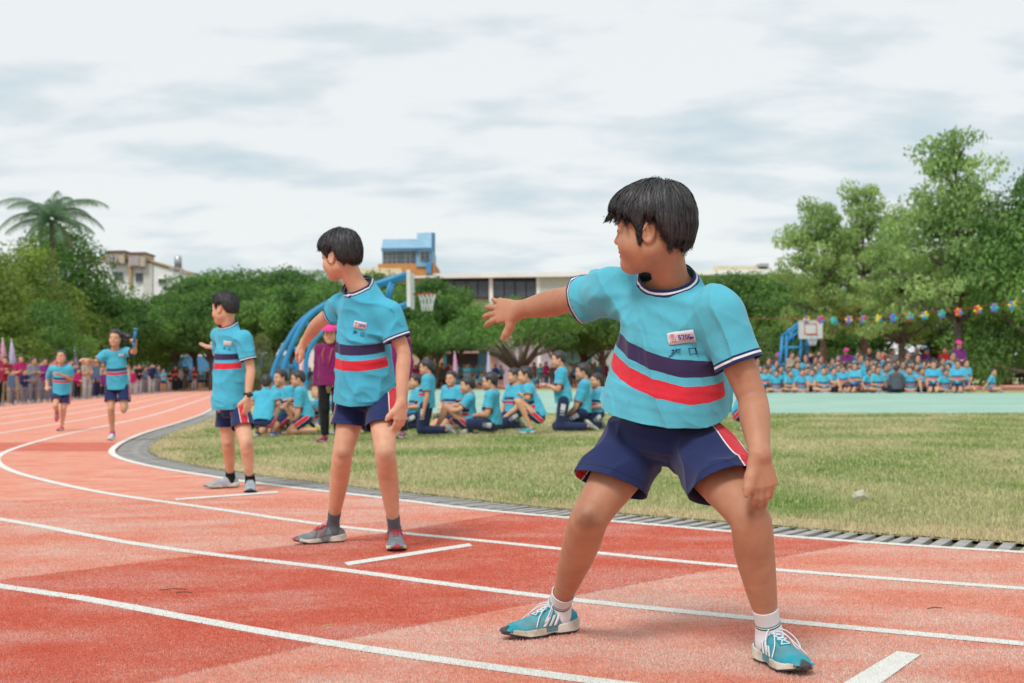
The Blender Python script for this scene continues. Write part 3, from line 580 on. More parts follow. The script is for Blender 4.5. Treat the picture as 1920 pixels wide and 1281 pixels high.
b2 = thing('building', 'pale blue rooftop house on an orange base above the trees', 'building', at(765, 715, 135)); D = 135
PB(b2, 'base', 711, 815, 495, 715, D, 10, m_or); PB(b2, 'wall', 717, 780, 466, 495, D + .3, 8, simple('grey_wall', (.30, .31, .32)))
for i in range(8): PB(b2, 'window_bar', 717 + i * 8.6, 718.2 + i * 8.6, 466, 495, D + .1, .1, m_dblue if i in (0, 4, 7) else m_metal)
for yy in (474, 480, 487): PB(b2, 'window_rail', 717, 779, yy, yy + 1, D + .05, .05, m_metal)
mb = MB(); P4 = [at(715, 467, D - .5), at(781, 466, D - .5), at(781, 448, D + 5), at(718, 449, D + 5)]; mb.add([p - A(*b2.location) for p in P4] + [p - A(*b2.location) + A(0, 0, -.25) for p in P4], [(0, 1, 2, 3), (7, 6, 5, 4), (0, 4, 5, 1), (1, 5, 6, 2), (2, 6, 7, 3), (3, 7, 4, 0)]); mb.build('roof', m_blue, b2)
PB(b2, 'eave', 714, 808, 465.5, 467.5, D - .7, .2, m_dblue)
PB(b2, 'tower', 780, 808, 466, 500, D - .2, 9, m_blue)
mb = MB(); P4 = [at(780, 466.5, D - .5), at(809, 466, D - .5), at(809, 436, D + 5), at(782, 437, D + 5)]; mb.add([p - A(*b2.location) for p in P4] + [p - A(*b2.location) + A(0, 0, -.25) for p in P4], [(0, 1, 2, 3), (7, 6, 5, 4), (0, 4, 5, 1), (1, 5, 6, 2), (2, 6, 7, 3), (3, 7, 4, 0)]); mb.build('tower_roof', m_blue, b2)
mb = MB(); P4 = [at(808.5, 513, D - .4), at(808.5, 466, D - .4), at(810, 436, D + 5), at(816, 437, D + 9), at(816, 513, D + 9)]; mb.add([p - A(*b2.location) for p in P4] + [p - A(*b2.location) + A(-.5, .2, 0) for p in P4], [(0, 1, 2, 3, 4), (9, 8, 7, 6, 5)] + [(i, i + 5, (i + 1) % 5 + 5, (i + 1) % 5) for i in range(5)]); mb.build('side_wall', m_dblue, b2)
w_ = PB(b2, 'window', 787, 806, 471, 487, D - .4, .1, m_metal); [PB(b2, 'pane', 788.3 + i * 8.8, 796 + i * 8.8, 472.3 + j * 7.2, 478.8 + j * 7.2, D - .46, .05, m_glass, w_) for i in (0, 1) for j in (0, 1)]
b3 = thing('building', 'long low building with a white flat roof edge, dark windows and a teal garage bay', 'building', at(1000, 722, 112)); D = 112
PB(b3, 'wall', 640, 1500, 520, 722, D + .5, 14, m_beige); PB(b3, 'roof_edge', 812, 1500, 513, 519.5, D - .6, 16, m_white); PB(b3, 'roof_edge', 640, 812, 519, 523, D - .5, 15, m_white)
for x0, x1 in ((829, 919), (924, 1008)):
    w_ = PB(b3, 'window_band', x0, x1, 520, 560, D + .3, .2, simple('window_shadow', (.035, .045, .06)))
    for i in range(4): q = x0 + 2 + i * (x1 - x0 - 2) / 4; PB(b3, 'pane', q, q + (x1 - x0) / 4 - 3, 528, 558, D + .2, .05, m_glass, w_)
for x0, x1 in ((819, 828), (919, 924), (1008, 1012)): PB(b3, 'column', x0, x1, 519.6, 722, D + .05, .4, m_tan if x0 == 819 else m_white)
for i in range(4): PB(b3, 'wall_panel', 1013 + i * 22, 1034 + i * 22, 520, 600, D + .1, .3, simple('pale_panel', (.55, .58, .53)))
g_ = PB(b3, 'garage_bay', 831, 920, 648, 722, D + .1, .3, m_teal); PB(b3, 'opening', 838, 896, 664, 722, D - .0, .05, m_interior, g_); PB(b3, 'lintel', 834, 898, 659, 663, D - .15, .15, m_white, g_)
PB(b3, 'awning', 826, 930, 641, 648, D - 1.2, 1.5, m_beige); PB(b3, 'mauve_wall', 925, 1040, 650, 722, D + .1, .3, m_pinkw); PB(b3, 'green_shutter', 1041, 1072, 652, 722, D + .1, .3, m_green); PB(b3, 'green_shutter', 1075, 1108, 652, 722, D + .12, .3, m_green); PB(b3, 'canopy', 1035, 1112, 643, 650, D - .8, 1.2, m_metal); PB(b3, 'side_wall', 1110, 1200, 655, 722, D + .15, .3, simple('light_grey_wall', (.40, .42, .42), .9, .2, .1, 1)); PB(b3, 'column', 920.5, 926, 650, 722, D - .1, .4, m_tan)
b4 = thing('building', 'cream and grey sheet-roofed hall just left and right of the second boy\'s head', 'building', at(650, 715, 125)); D = 125
PB(b4, 'wall', 560, 752, 524, 715, D, 12, m_white)
for (x0, x1, ya, yb, mt) in ((553, 622, 524, 506, m_grey), (622, 756, 520, 503, m_cream)):
    mb = MB(); P4 = [at(x0, ya, D - .6), at(x1, ya, D - .6), at(x1 - 4, yb, D + 8), at(x0 + 14, yb, D + 8)]; mb.add([p - A(*b4.location) for p in P4] + [p - A(*b4.location) + A(0, 0, -.3) for p in P4], [(0, 1, 2, 3), (7, 6, 5, 4), (0, 4, 5, 1), (1, 5, 6, 2), (2, 6, 7, 3), (3, 7, 4, 0)]); mb.build('roof', mt, b4)
b5 = thing('building', 'hall with a pale yellow sheet roof right of the front boy\'s neck', 'building', at(1410, 710, 125))
PB(b5, 'wall', 1335, 1500, 522, 710, D, 12, m_white)
for (x0, x1, ya, yb, mt) in ((1330, 1465, 527, 499, m_cream), (1462, 1510, 522, 498, m_white)):
    mb = MB(); P4 = [at(x0, ya, D - .6), at(x1, ya, D - .6), at(x1 - 25, yb, D + 8), at(x0 + 8, yb, D + 8)]; mb.add([p - A(*b5.location) for p in P4] + [p - A(*b5.location) + A(0, 0, -.3) for p in P4], [(0, 1, 2, 3), (7, 6, 5, 4), (0, 4, 5, 1), (1, 5, 6, 2), (2, 6, 7, 3), (3, 7, 4, 0)]); mb.build('roof', mt, b5)
PB(b5, 'vent', 1424, 1442, 494, 500, D + 6, 2, m_metal)
for nm, lb_, x0, x1, y0, y1, D, mt in (('boundary_wall', 'low blue wall behind the left crowd, under the trees', 300, 560, 668, 716, 116, m_dblue), ('boundary_wall', 'pale grey wall behind the right crowd, under the trees', 1450, 1625, 660, 704, 92, m_white)):
    b_ = thing(nm, lb_, 'wall', at((x0 + x1) / 2, y1, D)); PB(b_, 'wall_face', x0, x1, y0, y1, D, .3, mt); PB(b_, 'coping', x0, x1, y0 - 2, y0, D - .05, .4, m_white if mt is m_dblue else m_metal)
bs = thing('shed', 'blue shed with a dark doorway left of the far basketball stand', 'shed', at(1430, 706, 86)); PB(bs, 'wall', 1404, 1455, 667, 706, 86, 3, simple('bright_blue_sheet', (.03, .17, .42))); PB(bs, 'doorway', 1412, 1436, 676, 706, 85.9, .1, m_interior); PB(bs, 'roof', 1402, 1457, 663, 667, 85.7, 3.4, m_dblue)

# ------------------------------------------------------------------ people
def m_skin():
    m, nt, b = mat_new('skin', .52, .35); a = nd(nt, 'ShaderNodeAttribute', attribute_name='col')
    n = tnoise(nt, 28, 5); n2 = tnoise(nt, 5, 3)
    c = mixc(nt, 1.0, a.outputs['Color'], ramp(nt, n, [(.3, (.92, .89, .87)), (.7, (1.05, 1.06, 1.06))]), 'MULTIPLY')
    c = mixc(nt, 1.0, c, ramp(nt, n2, [(.33, (.90, .84, .82)), (.67, (1.06, 1.08, 1.09))]), 'MULTIPLY')
    oi = nd(nt, 'ShaderNodeObjectInfo'); c = mixc(nt, 1.0, c, oi.outputs['Color'], 'MULTIPLY')
    setc(nt, b, c); b.inputs['Subsurface Weight'].default_value = .12; b.inputs['Subsurface Radius'].default_value = (1, .35, .2); b.inputs['Subsurface Scale'].default_value = .012
    bump(nt, b, mth(nt, 'ADD', tnoise(nt, 260, 3), tnoise(nt, 42, 3)), .16, .003); return m
def cloth_base(nt, b, base, fine=520):
    n = tnoise(nt, fine, 2); n2 = tnoise(nt, 9, 5)
    c = mixc(nt, 1.0, base, ramp(nt, n2, [(.3, (.92, .92, .93)), (.7, (1.05, 1.05, 1.05))]), 'MULTIPLY')
    b.inputs['Sheen Weight'].default_value = .15; b.inputs['Sheen Roughness'].default_value = .5
    c = mixc(nt, 1.0, c, ramp(nt, n, [(.3, (.9, .9, .9)), (.7, (1.08, 1.08, 1.08))]), 'MULTIPLY')
    setc(nt, b, c); h = mth(nt, 'ADD', mth(nt, 'MULTIPLY', n, .3), mth(nt, 'MULTIPLY', tnoise(nt, 24, 4), .8)); bump(nt, b, h, .35, .006)
CYAN = (.060, .435, .62); NAVY = (.016, .028, .105); RED = (.66, .030, .050); WHITE = (.78, .78, .80)
def m_shirt(stripes):
    m, nt, b = mat_new('uniform_shirt_cloth', .85, .15)
    a = nd(nt, 'ShaderNodeAttribute', attribute_name='sc'); s = nd(nt, 'ShaderNodeSeparateXYZ'); lk(nt, a.outputs['Vector'], s.inputs[0])
    u, e, f = s.outputs
    oi = nd(nt, 'ShaderNodeObjectInfo'); c = mixc(nt, 1.0, CYAN, oi.outputs['Color'], 'MULTIPLY')
    heather = tnoise(nt, 60, 4, sxyz=(1, 1, .25)); c = mixc(nt, mth(nt, 'MULTIPLY', heather, .28), c, (.15, .53, .68))
    def band(x, lo, hi): return mth(nt, 'MULTIPLY', mth(nt, 'GREATER_THAN', x, lo), mth(nt, 'LESS_THAN', x, hi))
    if stripes:
        fr = mth(nt, 'GREATER_THAN', f, 0)
        c = mixc(nt, mth(nt, 'MULTIPLY', band(u, 0, 1), fr), c, (.045, .03, .09))
        c = mixc(nt, mth(nt, 'MULTIPLY', band(u, -1.5, -.5), fr), c, RED)
    c = mixc(nt, mth(nt, 'LESS_THAN', e, .0215), c, NAVY)
    c = mixc(nt, band(e, .009, .0155), c, WHITE)
    cloth_base(nt, b, c); return m
def m_shorts():
    m, nt, b = mat_new('uniform_shorts_cloth', .8, .2)
    a = nd(nt, 'ShaderNodeAttribute', attribute_name='sc'); s = nd(nt, 'ShaderNodeSeparateXYZ'); lk(nt, a.outputs['Vector'], s.inputs[0])
    x, e, f = s.outputs; ax = mth(nt, 'ABSOLUTE', x)
    c = mixc(nt, mth(nt, 'LESS_THAN', ax, .030), NAVY, WHITE); c = mixc(nt, mth(nt, 'LESS_THAN', ax, .0255), c, RED)
    seam = mth(nt, 'MULTIPLY', mth(nt, 'GREATER_THAN', e, .019), mth(nt, 'LESS_THAN', e, .022))
    c = mixc(nt, mth(nt, 'MULTIPLY', seam, .6), c, (.004, .006, .02))
    cloth_base(nt, b, c, 700); return m
def m_plain(name='fabric', rough=.85, spec=.15):
    m, nt, b = mat_new(name, rough, spec); oi = nd(nt, 'ShaderNodeObjectInfo'); cloth_base(nt, b, oi.outputs['Color']); return m
def m_track():
    m, nt, b = mat_new('track_trousers_cloth', .75, .2)
    a = nd(nt, 'ShaderNodeAttribute', attribute_name='sc'); s = nd(nt, 'ShaderNodeSeparateXYZ'); lk(nt, a.outputs['Vector'], s.inputs[0])
    x, e, f = s.outputs; ax = mth(nt, 'ABSOLUTE', x)
    def band(x, lo, hi): return mth(nt, 'MULTIPLY', mth(nt, 'GREATER_THAN', x, lo), mth(nt, 'LESS_THAN', x, hi))
    p = mth(nt, 'MULTIPLY', mth(nt, 'LESS_THAN', ax, .035), mth(nt, 'MAXIMUM', band(f, .16, .40), mth(nt, 'MAXIMUM', band(f, .44, .475), band(f, .54, .565))))
    c = mixc(nt, p, (.018, .03, .085), (.62, .64, .68)); cloth_base(nt, b, c, 700); return m
def m_sock():
    m, nt, b = mat_new('sock_knit', .9, .1)
    a = nd(nt, 'ShaderNodeAttribute', attribute_name='sc'); s = nd(nt, 'ShaderNodeSeparateXYZ'); lk(nt, a.outputs['Vector'], s.inputs[0])
    x, e, f = s.outputs; oi = nd(nt, 'ShaderNodeObjectInfo'); al = oi.outputs['Alpha']
    def band(x, lo, hi): return mth(nt, 'MULTIPLY', mth(nt, 'GREATER_THAN', x, lo), mth(nt, 'LESS_THAN', x, hi))
    on = mth(nt, 'LESS_THAN', al, .9)
    c = mixc(nt, mth(nt, 'MULTIPLY', on, band(e, .040, .0435)), oi.outputs['Color'], (.02, .30, .19))
    c = mixc(nt, mth(nt, 'MULTIPLY', on, band(e, .0465, .050)), c, (.01, .012, .04))
    setc(nt, b, c); rib = mth(nt, 'SINE', mth(nt, 'MULTIPLY', x, 75.0)); bump(nt, b, mth(nt, 'ADD', mth(nt, 'MULTIPLY', rib, .6), tnoise(nt, 300, 2)), .5, .0022); return m
def m_hair():
    m, nt, b = mat_new('hair', .38, .55)
    n = tnoise(nt, 40, 4); n2 = tnoise(nt, 6, 3)
    c = ramp(nt, n, [(.3, (.016, .015, .017)), (.7, (.048, .046, .050))]); setc(nt, b, c)
    b.inputs['Roughness'].default_value = .5; b.inputs['Coat Weight'].default_value = 0
    bump(nt, b, tnoise(nt, 90, 3, sxyz=(1, 1, .12)), .5, .004); return m
def m_shoe():
    m, nt, b = mat_new('shoe_upper', .65, .35); oi = nd(nt, 'ShaderNodeObjectInfo'); n = tnoise(nt, 22, 5); d = tnoise(nt, 9, 4)
    c = mixc(nt, mth(nt, 'MULTIPLY', ramp(nt, d, [(.45, 0.0), (.62, .75)]), .75), oi.outputs['Color'], (.20, .27, .28))
    c = mixc(nt, 1.0, c, ramp(nt, n, [(.3, (.8, .8, .8)), (.7, (1.15, 1.15, 1.15))]), 'MULTIPLY')
    setc(nt, b, c); bump(nt, b, mth(nt, 'ADD', tnoise(nt, 700, 2), tnoise(nt, 60, 3)), .35, .002); return m
def m_sole():
    m, nt, b = mat_new('shoe_sole', .7, .3)
    a = nd(nt, 'ShaderNodeAttribute', attribute_name='sc'); s = nd(nt, 'ShaderNodeSeparateXYZ'); lk(nt, a.outputs['Vector'], s.inputs[0])
    oi = nd(nt, 'ShaderNodeObjectInfo'); x, e, f = s.outputs
    dirt = ramp(nt, tnoise(nt, 14, 5), [(.35, (.42, .38, .28)), (.6, (.72, .70, .62))])
    c = mixc(nt, mth(nt, 'LESS_THAN', e, .0055), dirt, (.05, .05, .055)); c = mixc(nt, mth(nt, 'GREATER_THAN', f, 0), c, oi.outputs['Color'])
    setc(nt, b, c); bump(nt, b, tnoise(nt, 120, 3), .3, .002); return m
M = dict(skin=m_skin(), shirt=m_shirt(True), shorts=m_shorts(), cloth=m_plain('plain_cloth'), track=m_track(), sock=m_sock(), hair=m_hair(), shoe=m_shoe(), sole=m_sole(),
         lace=m_plain('lace', .9), paint=m_plain('glossy_plastic', .4, .4))
SKIN_A, SKIN_B, SKIN_C = (.49, .245, .150), (.68, .38, .25), (.64, .355, .23)

def face_col(q, base, s=1.0):                # paints lips, brows and eyes; q = head-local coordinates
    col = np.tile(np.array(base, float), (len(q), 1)); q = q / s
    def mixin(w, c): col[:] = col * (1 - w[:, None]) + np.array(c) * w[:, None]
    g = lambda x, lo, hi: np.clip((x - lo) / (hi - lo), 0, 1)
    front = q[:, 1] > .04
    ch = np.exp(-(((np.abs(q[:, 0]) - .038) / .02) ** 2 + ((q[:, 2] + .035) / .02) ** 2)) * front; mixin(ch * .35, (base[0] * 1.06, base[1] * .80, base[2] * .80))
    lip = ((q[:, 0] / .024) ** 2 + ((q[:, 2] + .0605) / (.0105)) ** 2); mixin((1 - g(lip, .75, 1.15)) * front * .8, (base[0] * .85, base[1] * .42, base[2] * .5))
    line = (np.abs(q[:, 2] + .0605 + .02 * np.abs(q[:, 0])) < .0016) & (np.abs(q[:, 0]) < .023) & front; mixin(line * .8, (.12, .03, .03))
    ax = np.abs(q[:, 0]) - .031
    brow = (ax / .019) ** 2 + ((q[:, 2] - .020 + ax * ax * 9) / .0042) ** 2; mixin((1 - g(brow, .6, 1.3)) * front * .85, (.03, .022, .02))
    eye = (ax / .0145) ** 2 + ((q[:, 2] + .0005) / .0052) ** 2
    mixin((1 - g(eye, .95, 1.25)) * front, (.015, .01, .01)); mixin((1 - g(eye, .6, .85)) * front, (.55, .5, .48))
    iris = (ax / .0055) ** 2 + ((q[:, 2] + .0005) / .0048) ** 2; mixin((1 - g(iris, .8, 1.2)) * front, (.012, .008, .006))
    nos = ((np.abs(q[:, 0]) - .008) / .0035) ** 2 + ((q[:, 2] + .0375) / .003) ** 2; mixin((1 - g(nos, .6, 1.3)) * front * .8, (.10, .03, .025))
    return col

def head_sdf(f, c, R, s=1.0, chubby=1.0, detail=True):
    W = lambda x, y, z: c + s * (x * R[0] + y * R[1] + z * R[2])
    E = lambda p, r, k, mode='u': f.ell(W(*p), A(*r) * s, R, k * s, mode)
    E((0, -.012, .035), (.072, .093, .076), .03); E((0, .026, -.026), (.060 * chubby, .060, .082), .03)
    f.cone(W(0, .060, -.088), W(0, .052, -.080), .021 * s, .03 * s, .03 * s)
    for x in (-1, 1):
        f.cone(W(x * .042, .0, -.058), W(x * .016, .058, -.090), .024 * s * chubby, .016 * s, .03 * s)
        f.ball(W(x * .034 * chubby, .050, -.040), .031 * s * chubby, .02 * s)
    if detail:
        E((0, .066, .020), (.048, .020, .014), .02)
        for x in (-1, 1):
            E((x * .031, .104, -.001), (.017, .018, .012), .016, 's')
            E((x * .031, .0735, -.001), (.0165, .0135, .0105), .006)
        f.cone(W(0, .078, .006), W(0, .0955, -.026), .0055 * s, .0100 * s, .014 * s)
        for x in (-1, 1): f.ball(W(x * .0105, .088, -.030), .0072 * s, .008 * s)
        E((0, .0845, -.0555), (.022, .0105, .0058), .006); E((0, .0830, -.0665), (.018, .0100, .0062), .005)
        f.ball(W(0, .072, -.090), .016 * s, .02 * s)
        E((0, .0955, -.0608), (.020, .006, .0011), .003, 's')
    for x in (-1, 1):
        Re = np.array([nz(R[0] + x * .35 * R[1] * -1), nz(cross(R[2], nz(R[0] + x * .35 * -R[1]))), R[2]])
        tilt = nz(R[2] - .22 * R[1]); Re = np.array([nz(R[0] - x * .45 * R[1]), 0 * tilt, tilt]); Re[1] = nz(cross(Re[2], Re[0])); Re[2] = cross(Re[0], Re[1])
        f.ell(W(x * .074, -.010, -.014), A(.0075, .0185, .030) * s, Re, .006 * s)
        if detail:
            f.ell(W(x * .0805, -.008, -.014), A(.0062, .0105, .020) * s, Re, .006 * s, 's')
            f.ball(W(x * .076, .004, -.018), .0055 * s, .006 * s)

HAIRLINE = {'boy': [(0, .036), (35, .032), (52, .022), (64, -.002), (76, -.036), (86, -.040), (92, .010), (110, .012), (122, -.035), (140, -.066), (180, -.080)],
            'short': [(0, .060), (35, .058), (55, .040), (68, .010), (78, -.012), (86, -.014), (92, .014), (112, .014), (124, -.020), (145, -.050), (180, -.062)],
            'long': [(0, .050), (40, .045), (60, .020), (75, -.05), (90, -.09), (180, -.16)],
            'cap': [(0, .050), (60, .045), (90, .03), (120, -.02), (180, -.05)]}
def hair_sdf(c, R, s, style, fluff=1.0, seed=0, rough=1.0, loose=False):
    f = SDF(); W = lambda x, y, z: c + s * (x * R[0] + y * R[1] + z * R[2])
    f.ell(W(0, -.013, .040), A(.0845, .1045, .0870) * s * (fluff, fluff, fluff), R, .02)
    f.ell(W(0, -.030, -.012), A(.0765, .0790, .082) * s, R, .03 * s)
    if style == 'boy': f.ell(W(0, .050, .050), A(.062, .055, .045) * s * fluff, R, .04 * s)
    if style == 'long': f.ell(W(0, -.045, -.07), A(.075, .045, .09) * s, R, .03 * s)
    hl = np.array(HAIRLINE[style])
    def under(P):
        q = (P - c) @ np.array(R).T / s; th = np.degrees(np.arctan2(np.abs(q[:, 0]), q[:, 1])); zz = np.interp(th, hl[:, 0], hl[:, 1])
        jag = (vnoise(np.stack([np.arctan2(q[:, 0], q[:, 1]) * 9 + seed, q[:, 2] * 8, q[:, 2] * 0 + seed], 1)) * .008 + vnoise(np.stack([np.arctan2(q[:, 0], q[:, 1]) * 26, q[:, 2] * 0, q[:, 2] * 0 + seed], 1)) * .004) * rough
        return (zz + jag + (.011 if loose else 0) - q[:, 2]) * s * .8
    f.under = under; f.add(under, c - .2, c + .2, .030 * s, 'i')
    if rough:
        def disp(P):
            q = (P - c) @ np.array(R).T / s; a = np.arctan2(q[:, 0], q[:, 1] + .03)
            return (vnoise(np.stack([a * 11 + seed, q[:, 2] * 18, q[:, 0] * 0 + 3], 1)) * .0022 + vnoise(np.stack([a * 24 + seed, q[:, 2] * 22, q[:, 0] * 0], 1)) * .0018) * s * rough
        f.disp = disp
    return f
def strands(fh, c, R, s, n=3500, L=.075, w=.0011, seed=1, crown=(.012, -.045, .120), ext=.020):
    rg = np.random.default_rng(seed); R = np.array(R)
    u = rg.normal(size=(n * 2, 3)); u /= np.linalg.norm(u, axis=1)[:, None]; u = u[u[:, 2] > -.55][:n]
    P = c + (u * A(.085, .105, .09) + A(0, -.012, .03)) @ R * s; P = fh.snap(P, 0, 3)
    cw = c + A(*crown) @ R * s
    K = 9; pts = [P]; cur = P.copy(); rnd = rg.normal(size=(len(P), 3)) * .22; lf = rg.uniform(.7, 1.3, len(P))[:, None]
    ext = rg.uniform(-.004, ext, len(P)) * s
    off = rg.uniform(.0003, .0062, len(P)) * s
    down = -R[2] * .85 + R[1] * .05
    for k in range(K):
        g = fh.grad(cur); q = (cur - c) @ R.T / s
        t = (cur - cw); t = t / (np.linalg.norm(t, axis=1)[:, None] + 1e-6) * .9 + down * (.35 + .1 * k) + rnd * (.30 + .06 * k)
        t = t - g * (t * g).sum(1)[:, None]; t /= np.linalg.norm(t, axis=1)[:, None] + 1e-9
        cur = cur + t * (L / K) * s * lf
        d = fh(cur); stop = fh.under(cur) > ext; cur = np.where(stop[:, None], pts[-1] + (cur - pts[-1]) * .04, cur)
        corr = np.clip(d - off, -.01, .01); cur = cur - g * np.where(d < .012, corr, 0)[:, None]
        pts.append(cur.copy())
    S = np.stack(pts, 1); T = np.gradient(S, axis=1); g = np.stack([fh.grad(S[:, i]) for i in range(K + 1)], 1)
    side = np.cross(T, g); side /= np.linalg.norm(side, axis=2)[:, :, None] + 1e-9
    wd = (w * s * rg.uniform(.6, 1.5, (len(P), 1)) * np.array([.7, 1, 1, 1, 1, 1, .9, .75, .5, .12])[None])[:, :, None]
    V = np.stack([S - side * wd, S + side * wd], 2).reshape(-1, 3); base = np.arange(len(P))[:, None] * (2 * (K + 1)) + 2 * np.arange(K)[None]
    F = np.stack([base, base + 1, base + 3, base + 2], -1).reshape(-1, 4)
    return V, F

def hand_sdf(f, W, D, Nn, T, s, curl=(.25, .3, .25), spread=.12, tdir=(.75, .62, -.2), per=None, k=.004, bulk=1.0):
    D, Nn, T = nz(D), nz(Nn), nz(T)
    Lr = [.058, .063, .059, .047]; off = [.0232, .0080, -.0080, -.0225]; adv = [.076, .079, .075, .067]; rad = [.0090, .0093, .0089, .0078]
    pal = [(W - D * .008 * s, T, Nn, .0235 * s * bulk, .0185 * s * bulk), (W + D * .018 * s, T, Nn, .0290 * s * bulk, .0175 * s), (W + D * .045 * s, T, Nn, .0340 * s * bulk, .0150 * s), (W + D * .074 * s, T, Nn, .0325 * s * bulk, .0115 * s)]
    f.loft(pal, 5, .007 * s, .015 * s)
    for i in range(4):
        b = W + D * adv[i] * s + T * off[i] * s * bulk; an = spread * (1.2 - .85 * i); d0 = nz(D + T * an)
        cc = per[i] if per else curl; ang = 0; p = b - d0 * .012 * s; pts = [p]; rs = [rad[i] * 1.12]
        pts.append(b); rs.append(rad[i] * 1.08)
        for j, (fr, c_) in enumerate(zip((.46, .29, .25), cc)):
            ang += c_; dd = d0 * math.cos(ang) - Nn * math.sin(ang); p = pts[-1] + dd * Lr[i] * fr * s; pts.append(p); rs.append(rad[i] * (.98, .90, .78)[j])
        f.chain(pts, [r * s * (.5 + .5 * bulk) for r in rs], k * s)
    tx, td, tn = tdir; t0 = nz(T * tx + D * td + Nn * tn)
    b = W + D * .020 * s + T * .018 * s - Nn * .003 * s; t1 = nz(t0 + D * .35)
    p1 = b + t0 * .034 * s; p2 = p1 + nz(t0 + D * .12) * .026 * s; p3 = p2 + t1 * .020 * s
    f.chain([b, p1, p2, p3], [.0155 * s, .0115 * s, .0100 * s, .0080 * s], .014 * s)
    f.thumb = getattr(f, 'thumb', []) + [(p2, p3)]

def axes(lat, up):                           # right-to-left vector, up -> orthonormal (lat, front, up)
    up = nz(up); lat = nz(lat - up * np.dot(lat, up)); return lat, cross(lat, up), up

